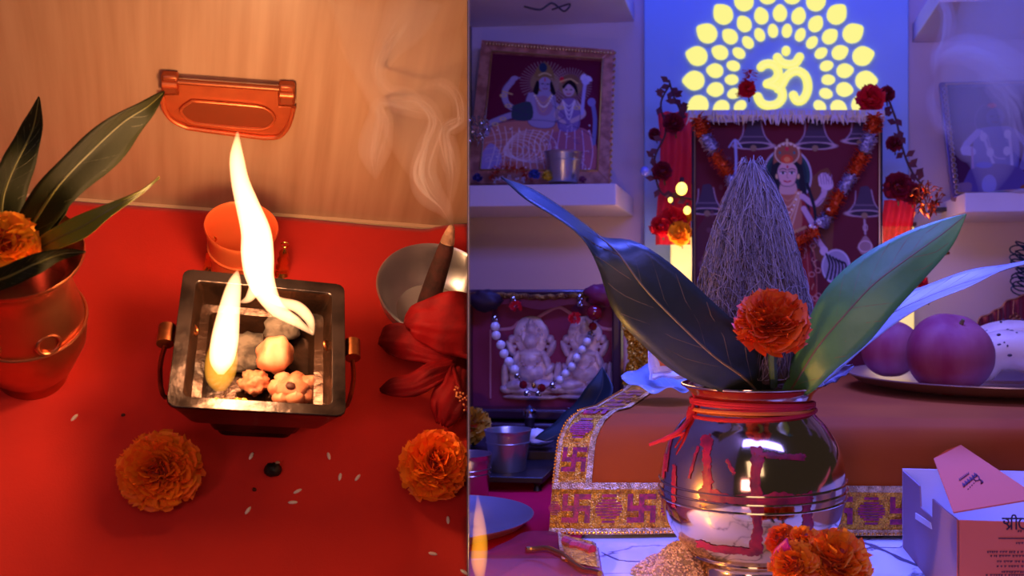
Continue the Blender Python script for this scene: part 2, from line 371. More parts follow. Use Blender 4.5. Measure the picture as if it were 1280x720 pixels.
# drop handle on the panel
COP = mat('copper_handle', (222, 116, 66), 0.36, 0.6, c2=(206, 102, 58), ns=30)
COPD = mat('copper_dark', (176, 92, 56), 0.4, 0.7)
hc = Lw(286, 135); ho = thing('drop_handle', ML, hc, 'copper coloured drop handle on the wood panel above the flame', 'handle')
def wpoly(pts, off=0.0): return [Lw(x, y, off) for x, y in pts]
def rnd_plate(t=0):
    return [(203 + t, 119)] + [tuple(p) for p in cat([(203 + t, 120), (206 + t, 138), (218, 152 - t * .6), (240, 161 - t)], 10)] + [tuple(p) for p in cat([(325, 172 - t), (348, 171 - t), (361 - t, 156), (367 - t, 134)], 10)] + [(348, 133), (348, 113), (223, 105), (223, 119)]
MB().prism(wpoly(rnd_plate(), .004), -WN * .004).build('plate', COP, ho, bevel=.0015, angle=30)
MB().tube([Vector(p) for p in cat([Lw(x, y, .006) for x, y in rnd_plate()[0:21]], 40)], .0019, 8).build('plate_rim', COP, ho)
ov = [(x, y) for x, y in cat([(240, 126), (300, 131), (330, 135), (343, 147), (336, 158), (318, 161), (262, 156), (238, 152), (226, 138), (240, 126)], 40)]
MB().prism(wpoly(ov, .0052), -WN * .001).build('finger_recess', COPD, ho)
MB().tube(wpoly(ov, .0056)[:-1], .0012, 8, closed=True).build('recess_rim', COP, ho)
for (x0, x1, y0, y1) in ((201, 223, 95, 119), (348, 369, 107, 133)):
    k = MB().hexa(wpoly([(x0, y0), (x1, y0 + 1), (x1, y1), (x0, y1)], .008), -WN * .008).build('hinge_lug', COPD, ho, bevel=.002)
    MB().tube([Lw(x0 + 2, (y0 + y1) / 2 - 2, .0085), Lw(x1 - 2, (y0 + y1) / 2 - 1, .0085)], .003, 12).build('hinge_barrel', COP, k)
MB().tube([Lw(222, 102, .007), Lw(349, 111, .007)], .0022, 10).build('hinge_pin', COPD, ho)
# small worn dots on the panel
# fire bowl (square, flared, dark metal)
ZK = 0.085
KC = (L(205, 497, ZK) + L(435, 520, ZK) + L(428, 355, ZK) + L(232, 345, ZK)) / 4; KC.z = 0
KY = math.radians(-6.5)
q0, q1, q2, q3 = L(204, 506, ZK), L(436, 530, ZK), L(428, 354, ZK), L(232, 344, ZK)
ex, ey = (q1 - q0 + q2 - q3) / 4, (q3 - q0 + q2 - q1) / 4; KX, KYY = ex.length, ey.length; ex.normalize(); ey.normalize()   # the bowl is a little out of square
KM = Matrix(((ex.x, ey.x, 0, KC.x), (ex.y, ey.y, 0, KC.y), (0, 0, 1, 0), (0, 0, 0, 1)))
DARKM = mat('sooty_metal', (86, 72, 68), 0.22, 0.85, c2=(52, 42, 40), ns=40, bump=.25, bs=120)
SOOT = mat('sooty_inside', (66, 42, 30), 0.26, 0.6, c2=(32, 20, 15), ns=25, bump=.5, bs=90)
bo = thing('fire_bowl', ML, KC, 'square dark metal fire bowl with sloping sides and side lugs', 'fire bowl')
def sq(hx, hy, z, rc=.006):
    pts = []
    for cx, cy, a0 in ((hx - rc, hy - rc, 0), (-hx + rc, hy - rc, 90), (-hx + rc, -hy + rc, 180), (hx - rc, -hy + rc, 270)):
        for k in range(4):
            a = math.radians(a0 + k * 30); pts.append(KM @ Vector((cx + rc * math.cos(a), cy + rc * math.sin(a), z)))
    return pts
def loops(mb, ls, cap0=False, cap1=False):
    n = len(ls[0]); vs = [p for l in ls for p in l]; fs = []
    for j in range(len(ls) - 1):
        for k in range(n): fs.append((j * n + k, j * n + (k + 1) % n, (j + 1) * n + (k + 1) % n, (j + 1) * n + k))
    if cap0: fs.append(tuple(range(n))[::-1])
    if cap1: fs.append(tuple((len(ls) - 1) * n + k for k in range(n)))
    return mb.add(vs, fs)
loops(MB(), [sq(.026, .026, 0), sq(.025, .025, .012), sq(.030, .030, .014), sq(.036, .034, .04), sq(.044, .042, .042), sq(KX * .98, KYY * .98, ZK - .004), sq(KX, KYY, ZK - .002)], True).build('outer_shell', DARKM, bo, bevel=.0006)
loops(MB(), [sq(KX, KYY, ZK - .002), sq(KX, KYY, ZK), sq(KX - .009, KYY - .009, ZK - .001, .004), sq(KX - .009, KYY - .009, ZK - .004, .004)]).build('rim', DARKM, bo, bevel=.0005)
loops(MB(), [sq(KX - .009, KYY - .009, ZK - .003, .004), sq(KX - .013, KYY - .013, ZK - .022, .004), sq(KX - .019, KYY - .018, ZK - .024, .004), sq(KX - .022, KYY - .022, .044, .004)], False, True).build('inner_well', SOOT, bo)
BRASS = mat('worn_brass', (165, 96, 52), 0.35, 0.9, c2=(110, 60, 36), ns=50)
for sx, px, py in ((-1, 210, 408), (1, 445, 434)):
    c = KM @ Vector((sx * (KX + .006), .004, ZK - .010))
    k = MB().tube([KM @ Vector((sx * (KX + .006), .004 - .0075, ZK - .008)), KM @ Vector((sx * (KX + .006), .004 + .0075, ZK - .008))], .0055, 14).build('lug', BRASS, bo)
    MB().tube([Vector(p) for p in cat([KM @ Vector((sx * (KX + .006), -.003, ZK - .010)), KM @ Vector((sx * (KX + .009), -.008, ZK - .03)), KM @ Vector((sx * (KX + .006), -.016, ZK - .052)), KM @ Vector((sx * (KX - .006), -.010, ZK - .055))], 14)], .0016, 8).build('hanging_ring', BRASS, k)
# embossed motifs on the inner walls
for (px, py, z) in ((243, 412, .072), (408, 432, .072)):
    c = L(px, py, z); MB().torus(c, .0035, .0009, Matrix.Rotation(math.radians(60), 3, 'Y'), 14, 6).build('embossed_motif', BRASS, bo)
# lumps burning in the bowl
CRM = mat('offering_cream', (214, 142, 108), 0.5, c2=(166, 92, 62), ns=60, bump=.4, bs=140, sub=.2)
def lump(px, py, z, r, sd, label, scale=(1, 1, .8), amp=.35, fr=1.8):
    c = L(px, py, z); mb = MB().ball(c, (r * scale[0], r * scale[1], r * scale[2]), 28, 18, amp=amp, fr=fr, sd=sd)
    return tag(mb.build('offering_lump', CRM, None, ML, loc=c - Vector((0, 0, r * scale[2])), angle=180), label, 'offering')
lump(344, 443, .060, .0135, 3.1, 'rounded pale nut lump highest in the fire bowl', (1, 1.1, .9), .3, 1.5)
lump(318, 478, .054, .0085, 8.3, 'small crumbly orange lump at the left in the fire bowl', (1.1, 1, .8), .5, 3)
cl = L(366, 485, .056)
mb = MB().ball(cl, (.012, .010, .008), 20, 12, amp=.3, fr=2, sd=5)
for k in range(7):
    a = k * 2 * PI / 7 + .4; mb.ball(cl + Vector((math.cos(a) * .011, math.sin(a) * .009, -.001 + .002 * math.sin(3 * a))), (.0062, .0062, .0056), 14, 9, amp=.3, fr=2, sd=k)
lo_ = thing('offering_lump', ML, cl - Vector((0, 0, .009)), 'flower shaped pale lump with a dark dent in the fire bowl', 'offering')
mb.build('lump_body', CRM, lo_, angle=180)
MB().ball(cl + Vector((-.002, -.003, .0068)), (.0036, .0032, .0022), 12, 8, amp=.3).build('dark_dent', mat('burnt', (70, 25, 10), .6), lo_)
for k, (px, py, lab) in enumerate(((283, 508, 'yellow crumbs by the front rim in the fire bowl, left heap'), (330, 512, 'orange crumbs by the front rim in the fire bowl, middle heap'))):
    mb = MB(); c = L(px, py, .066); rr = random.Random(k)
    for i in range(26): mb.ball(c + KM.to_3x3() @ Vector((rr.uniform(-.013, .013), rr.uniform(-.002, .004), rr.uniform(-.003, .002))), rr.uniform(.0012, .0028), 7, 5, amp=.4, sd=i)
    tag(mb.build('crumb_heap', mat('crumb%d' % k, ((240, 190, 80), (210, 120, 60))[k], .4, c2=(150, 90, 30), ns=200), None, ML, loc=c - Vector((0, 0, .006))), lab, 'crumbs', kind='stuff')
mb = MB(); c = L(310, 420, .05)
mb.ball(L(308, 440, .05), (.014, .016, .006), 20, 12, amp=.5, fr=2.5, sd=2).ball(L(352, 412, .055), (.012, .01, .008), 18, 10, amp=.5, fr=3, sd=7)
tag(mb.build('ash_pile', mat('ash', (110, 96, 84), .9, c2=(50, 40, 34), ns=80, bump=.5, bs=200), None, ML, loc=c - Vector((0, 0, .01)), angle=180), 'grey ash crust under the flames in the bowl', 'ash')
# flames
FIRE = volume_mat('fire', (1.0, 0.44, 0.19), 400)
def at(px, py, d): return tuple(Ld(px, py, d))
D0 = (ML @ Vector((KC.x, KC.y, .06))).y
fb = D0 - .02; ft = D0 - .07
bd = thing('flame', ML, Ld(340, 395, fb), 'tall twisting flame rising to the drop handle', 'flame')
flame_mesh([at(*q) for q in ((392, 418, fb), (370, 402, fb), (344, 384, fb), (326, 350, fb - .008), (322, 320, fb - .015), (320, 290, fb - .02), (309, 255, fb - .03), (300, 225, fb - .04), (296, 195, fb - .05), (297, 165, fb - .06))],
           [.0010, .0034, .0056, .0090, .0105, .0096, .0074, .0056, .0042, .0006]).build('flame_body', FIRE, bd, angle=180)
flame_mesh([at(*q) for q in ((391, 416, fb + .002), (386, 398, fb + .004), (372, 384, fb + .004), (352, 378, fb + .004), (338, 372, fb + .004))], [.0012, .0034, .004, .0034, .003]).build('flame_tongue', FIRE, bd, angle=180)
flame_mesh([at(*q) for q in ((300, 378, fb + .003), (312, 372, fb + .003), (322, 352, fb + .002), (324, 330, fb))], [.0006, .003, .005, .006]).build('flame_tongue', FIRE, bd, angle=180)
fl2 = thing('flame', ML, Ld(276, 478, fb - .03), 'smaller flame leaning at the left in the fire bowl', 'flame')
flame_mesh([at(*q) for q in ((276, 489, fb - .035), (275, 474, fb - .035), (277, 452, fb - .036), (280, 430, fb - .038))], [.003, .0085, .0100, .0080]).build('flame_base', volume_mat('fire_low', (1.0, .36, .03), 75), fl2, angle=180)
flame_mesh([at(*q) for q in ((276, 468, fb - .036), (277, 452, fb - .036), (281, 425, fb - .038), (287, 385, fb - .042), (293, 355, fb - .046), (297, 338, fb - .05))], [.002, .0072, .0084, .0064, .0042, .0005]).build('flame_body', FIRE, fl2, angle=180)
point('tall_flame_light', ML, Ld(322, 320, fb - .03), (1.0, .54, .25), 1.18, .018)
point('flame_top_light', ML, Ld(300, 215, fb - .055), (1.0, .54, .25), 0.15, .010)
point('small_flame_light', ML, Ld(280, 430, fb - .05), (1.0, .48, .18), 0.34, .013)
# tumbler behind the bowl
TC = L(302, 286, .062); TC.z = 0
to = thing('tumbler', ML, TC, 'orange copper tumbler standing behind the fire bowl', 'cup')
CUPM = mat('cup_copper', (226, 110, 62), 0.35, 0.35, sub=.0)
MB().lathe([(.0001, .001), (.017, .001), (.0185, .004), (.022, .03), (.0255, .058), (.0272, .0635), (.0268, .0655), (.0252, .0635), (.0243, .058), (.0205, .03), (.017, .006), (.0001, .005)], TC, 56).build('cup_wall', CUPM, to)
for k, z in enumerate((.012, .040)): MB().torus(TC + Vector((0, 0, z)), .0200 + k * .0036, .0010, None, 48, 8).build('cup_band', CUPM, to)
GOLD = mat('brass_bright', (232, 170, 90), 0.25, 1.0)
for px, py, nm in ((264, 316, 'left'), (352, 322, 'right')):
    c = L(px, py + 22, 0.0); b_ = thing('brass_bell', ML, c, 'little stacked brass bell %s of the copper tumbler' % nm, 'bell')
    MB().lathe([(.0001, .0), (.006, .0), (.0065, .002), (.004, .006), (.0055, .010), (.0035, .015), (.0048, .019), (.003, .024), (.004, .028), (.0015, .033), (.0001, .035)], c, 16).build('bell_stack', GOLD, b_)
    MB().torus(c + Vector((0, 0, .038)), .003, .0007, Matrix.Rotation(PI / 2, 3, 'X'), 16, 6).build('bell_loop', GOLD, b_)
# marigolds on the cloth
MARI = mat('marigold_orange', (255, 138, 10), 0.6, island=(250, 98, 4), sub=.15)
def on_cloth(px, py, r): return L(px, py, r * .85)
marigold(ML, on_cloth(201, 588, .0255), .0255, MARI, 'whole orange marigold at the left front of the fire bowl', 11, (-.1, -.35, .9), 420, pw=.19)
marigold(ML, on_cloth(543, 582, .0255), .0255, MARI, 'orange marigold below the red hibiscus, cut by the divider', 12, (.1, -.25, 1), 420, pw=.19)
# steel bowl, incense cone, hibiscus
STEEL = mat('steel', (200, 196, 200), 0.3, .92, bump=.03, bs=40)
SCp = L(548, 362, .036); SCp.z = 0
so = thing('steel_bowl', ML, SCp, 'round steel bowl behind the red hibiscus, with incense standing in it', 'bowl')
MB().lathe([(.0001, .0), (.026, .0), (.038, .008), (.047, .024), (.0505, .036), (.0515, .0372), (.0505, .0385), (.0485, .0368), (.045, .024), (.036, .0095), (.025, .003), (.0001, .003)], SCp, 64).build('bowl_wall', STEEL, so)
MB().lathe([(.0001, .0062), (.031, .0062), (.033, .007)], SCp, 48).build('bowl_water', mat('milk', (150, 140, 135), .1, coat=.5), so)
INC = mat('incense', (70, 26, 20), .85, c2=(48, 18, 14), ns=90, bump=.4, bs=300)
dA, dB = (ML @ L(530, 402, .012)).y, (ML @ SCp).y - .06
io = thing('incense_cone', ML, Ld(531, 400, dA), 'thick dark incense cone with a pale ash tip', 'incense')
pth = [Ld(531, 402, dA), Ld(536, 378, dA - .01), Ld(546, 345, dA - .02), Ld(555, 318, dA - .03), Ld(559, 304, dA - .035)]
MB().tube([Vector(p) for p in cat(pth, 16)], [.0105 - .0048 * i / 15 for i in range(16)], 16).build('incense_body', INC, io)
MB().tube([Vector(p) for p in cat([pth[-1], Ld(562, 292, dA - .038), Ld(565, 281, dA - .042)], 8)], [.0058, .0056, .0052, .0046, .004, .0034, .0026, .0012], 12).build('ash_tip', mat('ash_tip', (196, 150, 118), .9, c2=(150, 110, 84), ns=120, bump=.5, bs=300), io)
HIB = mat('hibiscus_red', (140, 6, 12), .7, spec=.2, c2=(96, 3, 9), ns=40, bump=.35, bs=160, sheen=.0, sub=.1, stretch=(1, 1, .3))
hb = L(560, 452, .022); hz = thing('hibiscus', ML, Vector((hb.x, hb.y, 0)), 'limp deep red hibiscus in front of the steel bowl', 'flower')
def hpet(rows, sd):
    fn, mid, n, m = leaf_rows(rows, Ld, n=22, m=15, fold=.16, wave=.05, sd=sd)
    f2 = lambda u, v: fn(u, v) + Vector((0, 0, .0032 * noise.noise(Vector((u * 4, v * 4, sd))) + .0012 * math.sin(u * 26 + sd)))
    MB().grid(f2, m, n).build('petal', HIB, hz, solid=.0005, angle=180)
h0 = (ML @ hb).y
hpet([(505, 402, h0 - .01, 505, 404, h0 - .01), (512, 385, h0 - .02, 520, 425, h0 - .02), (540, 372, h0 - .025, 545, 440, h0 - .02), (575, 365, h0 - .02, 575, 448, h0 - .015), (620, 380, h0, 600, 455, h0)], 1)
hpet([(474, 424, h0, 474, 432, h0), (480, 410, h0 - .005, 492, 446, h0 - .01), (505, 406, h0 - .015, 515, 452, h0 - .015), (535, 418, h0 - .015, 540, 458, h0 - .015), (570, 440, h0 - .005, 568, 462, h0 - .005)], 2)
hpet([(474, 486, h0 - .03, 478, 491, h0 - .03), (490, 473, h0 - .03, 495, 495, h0 - .035), (515, 466, h0 - .03, 522, 494, h0 - .035), (538, 452, h0 - .025, 545, 482, h0 - .03), (566, 446, h0 - .01, 570, 466, h0 - .01)], 3)
hpet([(545, 528, h0 - .03, 560, 534, h0 - .03), (538, 500, h0 - .03, 575, 522, h0 - .03), (548, 476, h0 - .025, 590, 500, h0 - .025), (560, 455, h0 - .01, 592, 470, h0 - .01)], 4)
mb = MB().tube([Vector(p) for p in cat([Ld(566, 458, h0 - .012), Ld(572, 480, h0 - .03), Ld(580, 505, h0 - .035), Ld(592, 520, h0 - .035)], 12)], .0016, 8)
mb.build('stamen_column', HIB, hz)
mb = MB(); rr = random.Random(4)
for i in range(26):
    q = rr.random(); p = Ld(572 + 14 * q, 490 + 22 * q, h0 - .036); mb.ball(p + Vector((rr.uniform(-.004, .004), rr.uniform(-.003, .003), rr.uniform(0, .004))), .0009, 6, 4)
mb.build('anthers', mat('anther', (235, 150, 90), .5), hz)
# copper water pot with mango leaves
PC = L(11, 312, .135); PC.z = 0
KCOP = mat('pot_copper', (206, 128, 92), 0.3, 0.95, c2=(176, 98, 70), ns=14, bump=.12, bs=25)
po = thing('copper_pot', ML, PC, 'round copper water pot at the left edge of the red cloth', 'pot')
POTP = [(.0001, 0), (.036, 0), (.038, .004), (.036, .010), (.048, .022), (.062, .046), (.065, .062), (.060, .084), (.050, .102), (.0455, .113), (.047, .122), (.058, .132), (.0605, .1345), (.0595, .1365), (.056, .134), (.045, .122), (.043, .113), (.047, .102), (.057, .084), (.0001, .08)]
MB().lathe([(r * (.58 + .10 * min(1, max(0, (z - .09) / .03))), z) for r, z in POTP], PC, 64).build('pot_body', KCOP, po, angle=60)
for z, r in ((.07, .0375),): MB().torus(PC + Vector((0, 0, z)), r, .0012, None, 64, 8).build('pot_band', KCOP, po)
for a in (-55, -110):                   # hammered dimples round the belly
    a = math.radians(a); c = PC + Vector((math.cos(a) * .0355, math.sin(a) * .0355, .078)); MB().torus(c, .007, .0012, Matrix.Rotation(a, 3, 'Z') @ Matrix.Rotation(PI / 2 - .25, 3, 'Y'), 20, 8).build('embossed_ring', KCOP, po)
GRNL = mat('leaf_green', (36, 38, 10), .62, spec=.15, c2=(26, 29, 8), ns=14, bump=.15, bs=120)
GRNY = mat('leaf_yellow', (128, 124, 30), .55, spec=.3, c2=(104, 108, 28), ns=14, bump=.15, bs=120)
RIB1 = mat('rib_pale', (104, 102, 42), .5); VEI1 = mat('vein_dark', (62, 64, 22), .6)
pd = (ML @ (PC + Vector((0, 0, .135)))).y
gl = 'mango leaves in the copper pot'
leaf('mango_leaf', ML, [(205, 113, pd + .02, 206, 116, pd + .02), (186, 122, pd, 190, 146, pd + .01), (150, 140, pd - .02, 168, 178, pd + .01), (95, 180, pd - .03, 132, 218, pd), (50, 226, pd - .03, 92, 252, pd - .01), (22, 270, pd - .01, 58, 292, pd), (10, 305, pd, 34, 318, pd)], Ld, GRNL, RIB1, vein_m=VEI1, label='longest dark mango leaf in the copper pot, tip at the handle', fold=.14, rib=.0012)
leaf('mango_leaf', ML, [(48, 120, pd + .02, 50, 122, pd + .02), (26, 158, pd, 53, 160, pd), (2, 200, pd - .02, 42, 215, pd), (-18, 240, pd - .02, 28, 262, pd), (-20, 290, pd, 14, 300, pd)], Ld, GRNL, RIB1, vein_m=VEI1, label='upright mango leaf leftmost in the copper pot', fold=.14, rib=.0012)
leaf('mango_leaf', ML, [(199, 220, pd, 200, 223, pd), (175, 238, pd - .01, 172, 247, pd - .01), (135, 254, pd - .02, 142, 268, pd - .02), (95, 270, pd - .02, 108, 296, pd - .02), (68, 284, pd - .015, 76, 310, pd - .015), (45, 300, pd, 55, 318, pd)], Ld, GRNY, RIB1, 'yellowish narrow mango leaf pointing right over the cloth', fold=.1, rib=.001)
leaf('mango_leaf', ML, [(107, 314, pd - .03, 107, 316, pd - .03), (80, 311, pd - .035, 76, 326, pd - .03), (40, 318, pd - .045, 42, 346, pd - .04), (5, 332, pd - .04, 5, 362, pd - .04), (-30, 345, pd - .02, -30, 370, pd - .02)], Ld, GRNL, RIB1, vein_m=VEI1, label='short mango leaf lying on the copper rim', fold=.1, rib=.001)
leaf('mango_leaf', ML, [(92, 232, pd + .03, 94, 234, pd + .03), (66, 248, pd + .02, 82, 268, pd + .02), (40, 268, pd + .02, 62, 292, pd + .02), (25, 300, pd + .01, 45, 312, pd + .01)], Ld, GRNL, RIB1, vein_m=VEI1, label='short dark mango leaf behind the longest one', fold=.1, rib=.001)
marigold(ML, Ld(4, 304, pd - .02), .0185, mat('marigold_amber', (255, 178, 24), .6, island=(250, 130, 8), sub=.15), 'orange marigold tucked among the mango leaves at left', 21, (.4, -.5, .6), 220, stem=[Ld(8, 330, pd - .01)])
# rice grains and a seed
RICE = mat('rice', (240, 225, 205), .4, sub=.2)
rb = MB().ball((0, 0, 0), (.0034, .0013, .0012), 8, 6)
r0 = None
RL = ['rice grain left of the left marigold', 'rice grain below the dark seed', 'left of the two rice grains below the right bowl lug', 'right of the two rice grains below the right bowl lug', 'rice grain lying flat right of the seed and low', 'lowest rice grain but one near the divider', 'rice grain just below the right marigold', 'rice grain at the bottom corner by the divider', 'rice grain nearest the right front corner of the fire bowl', 'rice grain just right of the dark seed', 'rice grain beside the copper pot', 'rice grain in the shadow before the fire bowl']
for i, (px, py, a) in enumerate(((93, 522, 60), (310, 638, 60), (425, 596, 80), (447, 597, 55), (366, 628, 0), (541, 692, -15), (560, 650, 88), (580, 715, -40), (411, 570, 100), (372, 614, 30), (103, 408, 20), (314, 570, 70))):
    c = L(px, py, .0026)
    if r0 is None:
        r0 = MB(); r0.v, r0.f = list(rb.v), list(rb.f); o = r0.build('rice_grain', RICE, None, ML, clip=False); r0 = o
    else:
        o = r0.copy(); COL.objects.link(o)
    o.matrix_world = ML @ Matrix.Translation(c) @ Matrix.Rotation(math.radians(a), 4, 'Z')
    tag(o, RL[i] + ' on the red cloth', 'rice', 'rice grains on the red cloth')
c = L(341, 587, .0045); sd = thing('seed', ML, c - Vector((0, 0, .0045)), 'dark round seed on the cloth before the fire bowl', 'seed')
MB().ball(c, (.0062, .0055, .0045), 14, 10, amp=.2).build('seed_body', mat('seed_dark', (26, 14, 10), .4), sd)
MB().ball(c + Vector((.003, .004, .003)), (.0018, .0012, .001), 8, 6).build('seed_tip', mat('seed_tip', (170, 130, 100), .5), sd)
for i, (px, py, lab) in enumerate(((318, 612, 'tiny dark crumb beside the seed'), (154, 519, 'tiny dark crumb near the left marigold'), (218, 250, 'tiny dark spot low on the wood panel'))):
    if i < 2: c = L(px, py, .002); tag(MB().ball(c, .0015, 8, 6, amp=.4, sd=i).build('crumb', mat('burnt', (70, 25, 10), .6), None, ML, loc=c), lab, 'crumb')
# smoke from the incense
SMK = volume_mat('incense_smoke', scatter=(1.0, .88, .98), dens=125.0)
SMK2 = volume_mat('incense_haze', scatter=(1.0, .88, .98), dens=60.0)
sm = thing('smoke', ML, Ld(565, 279, dA - .045), 'pale smoke curling from the incense against the wood panel', 'smoke')
def wisp(parent, P, pts, rad, m, name='smoke_wisp', seg=12, n=60, fil=7, thin=None):
    """a drift of smoke: a faint wide body with finer threads twisting inside it"""
    C_ = [Vector(p) for p in cat([P(*q) for q in pts], n)]; Q = [float(q[0]) for q in cat([(r,) for r in rad], n)]; rr = random.Random(len(pts) * 31 + int(pts[0][0]))
    mb = MB()
    for k in range(fil):
        ph, tw, am = rr.uniform(0, 6.3), rr.uniform(2.0, 5.0) * rr.choice((-1, 1)), rr.uniform(.15, 1.0); t_ = []
        for i, p in enumerate(C_):
            f = i / (n - 1); a = ph + tw * f; o = Q[i] * am * (.75 + .4 * noise.noise(Vector((f * 4, k, ph)))); t_.append(p + Vector((math.cos(a) * o, math.sin(a) * o * .8, math.sin(a * 1.3 + k) * o * .5)))
        a0, a1 = rr.uniform(0, .25), rr.uniform(.7, 1.0); i0, i1 = int(a0 * n), int(a1 * (n - 1)); w = rr.uniform(.10, .24); m_ = i1 - i0
        mb.tube(t_[i0:i1 + 1], [max(.0003, Q[i] * w * math.sin(PI * min(1, (i - i0 + .4) / (m_ + .8))) ** .6) for i in range(i0, i1 + 1)], 8)
    if fil: mb.build('smoke_thread', m, parent, angle=180)
    b_ = MB(); b_.tube(C_, [max(q * 1.1, .0003) for q in Q], seg); return b_.build(name, thin or HAZE, parent, angle=180)
HAZE = volume_mat('smoke_body', scatter=(1.0, .88, .98), dens=12.0)
e = dA - .045
wisp(sm, Ld, [(565, 280, e), (556, 262, e), (536, 240, e), (529, 215, e - .01), (536, 180, e - .02), (545, 150, e - .02), (528, 128, e - .02), (500, 128, e - .02), (470, 127, e - .02)], [.0014, .006, .011, .010, .008, .006, .006, .005, .0008], SMK)
wisp(sm, Ld, [(560, 268, e), (566, 225, e), (562, 195, e - .01), (558, 165, e - .01), (575, 150, e - .015), (570, 120, e - .015), (550, 105, e - .015), (525, 112, e - .015)], [.001, .005, .008, .007, .006, .005, .005, .001], SMK)
wisp(sm, Ld, [(470, 225, e), (468, 190, e), (475, 150, e), (478, 130, e), (520, 138, e), (545, 150, e)], [.001, .012, .010, .006, .006, .001], SMK2)
wisp(sm, Ld, [(545, 150, e - .01), (515, 120, e - .01), (485, 112, e - .02), (474, 90, e - .02), (485, 60, e - .03), (505, 30, e - .04), (520, -10, e - .05)], [.001, .005, .005, .006, .010, .016, .02], SMK2)
wisp(sm, Ld, [(560, 270, e), (535, 200, e), (520, 140, e), (510, 80, e - .02), (500, 30, e - .03), (495, -20, e - .05)], [.002, .02, .030, .04, .045, .05], None, fil=0, thin=volume_mat('thin_haze', scatter=(1, .90, .92), dens=5.0))
# ================================================================== THE ALTAR (right of the divider)
WALLW = mat('painted_wall', (214, 196, 204), .7, bump=.02, bs=8)
def V(x, y, z): return Vector((x, y, z))
YB = 1.60                                     # back wall
def xr(px, y): return R(px, 360, y).x
def zr(py, y): return CZ + (360 - py) / 1200 * y
XL = -0.75
tag(MB().box((XL, YB, -.05), (1.1, YB + .02, 1.25)).build('wall_back', WALLW, None, MR, smooth=False), 'pale painted wall behind the altar shelves', 'wall', kind='structure')
# white marble with grey veins
MAR = mat('marble', (232, 228, 232), .22, coat=.3)
nt = MAR.node_tree; N, K = nt.nodes, nt.links
tcn = N.new('ShaderNodeTexCoord'); n1 = N.new('ShaderNodeTexNoise'); n1.inputs['Scale'].default_value = 6.0; n1.inputs['Detail'].default_value = 7; n1.inputs['Distortion'].default_value = .8
K.new(tcn.outputs['Object'], n1.inputs['Vector']); sb = N.new('ShaderNodeMath'); sb.operation = 'SUBTRACT'; sb.inputs[1].default_value = .5; K.new(n1.outputs['Fac'], sb.inputs[0])
ab = N.new('ShaderNodeMath'); ab.operation = 'ABSOLUTE'; K.new(sb.outputs[0], ab.inputs[0])
rp = N.new('ShaderNodeValToRGB'); rp.color_ramp.elements[0].position = 0; rp.color_ramp.elements[0].color = lin((120, 116, 126)) + (1,); rp.color_ramp.elements[1].position = .012; rp.color_ramp.elements[1].color = lin((232, 228, 232)) + (1,)
K.new(ab.outputs[0], rp.inputs[0]); K.new(rp.outputs[0], N['Principled BSDF'].inputs['Base Color'])
FLOOR = tag(MB().box((XL, .40, -.04), (1.1, YB, 0)).build('floor', MAR, None, MR, smooth=False), 'white grey veined marble altar top', 'altar top', kind='structure')
VEIN = mat('marble_vein', (92, 86, 104), .3)
def vein(pts, w):
    P = cat([Rz(x, y, .0003) for x, y in pts], 30); P = [Vector(p) + V(.0015 * noise.noise(V(i * .5, 0, 1)), .002 * noise.noise(V(i * .5, 3, 1)), 0) for i, p in enumerate(P)]
    vs, fs = [], []
    for i, p in enumerate(P):
        t = (P[min(i + 1, 29)] - P[max(i - 1, 0)]).normalized(); s_ = V(-t.y, t.x, 0) * w * (.6 + .5 * noise.noise(V(i * .4, 9, w * 900)))
        vs += [p + s_, p - s_]
        if i: fs.append((2 * i - 2, 2 * i - 1, 2 * i + 1, 2 * i))
    return MB().add(vs, fs).build('vein', VEIN, FLOOR, smooth=False)
for k, (pts, w) in enumerate((([(1048, 668), (1075, 676), (1105, 688), (1140, 704), (1172, 712)], .0042), ([(1060, 690), (1090, 684), (1125, 684), (1130, 676)], .0010), ([(752, 690), (775, 700), (805, 702), (822, 704)], .0014), ([(815, 700), (824, 712), (830, 724)], .004))):
    vein(pts, w)
# lit panel with a pierced lotus ring
PNL = mat('panel_pale_blue', (158, 196, 236), .5)
yp = 1.575
x0, x1 = xr(805, yp), xr(1136, yp)
pan = thing('lotus_panel', MR, V((x0 + x1) / 2, yp, .10), 'blue lit centre panel with glowing lotus petals around an om sign', 'light panel')
MB().box((x0, yp, .10), (x1, YB - .001, 1.05)).build('board', PNL, pan, smooth=False, bevel=.002)
LIT = mat('lit_acrylic', (70, 66, 40), .4, emit=(255, 247, 128), es=.97)
def petal_px(cx, cy, w, h, ang, tip):
    pts = []
    for k in range(20):
        t = 2 * PI * k / 20; sx, sy = math.cos(t), math.sin(t)
        x = w * (abs(sx) ** .9) * (1 if sx > 0 else -1) * (1 - tip * max(0, sy) ** 2); y = h * sy * (1 + .12 * tip * max(0, sy))
        ca, sa = math.cos(ang), math.sin(ang); pts.append((cx + x * ca + y * sa, cy + x * sa - y * ca))
    return pts
for rad, w, h, offs, tip, kmax in ((60.5, 6.4, 8.5, .5, .15, 8), (82, 9.0, 10.6, 0, .35, 8), (108, 12.2, 13.6, .5, .5, 8)):
    ks = [k + offs for k in range(-kmax, kmax + (0 if offs else 1))]
    for k in ks:
        a = math.radians(16.6 * k)
        if abs(16.6 * k) > 126: continue
        P = petal_px(975 + rad * math.sin(a), 98 - rad * math.cos(a), w, h, a, tip)
        MB().prism([R(x, y, yp - .003) for x, y in P], V(0, .004, 0)).build('petal', LIT, pan, smooth=False)
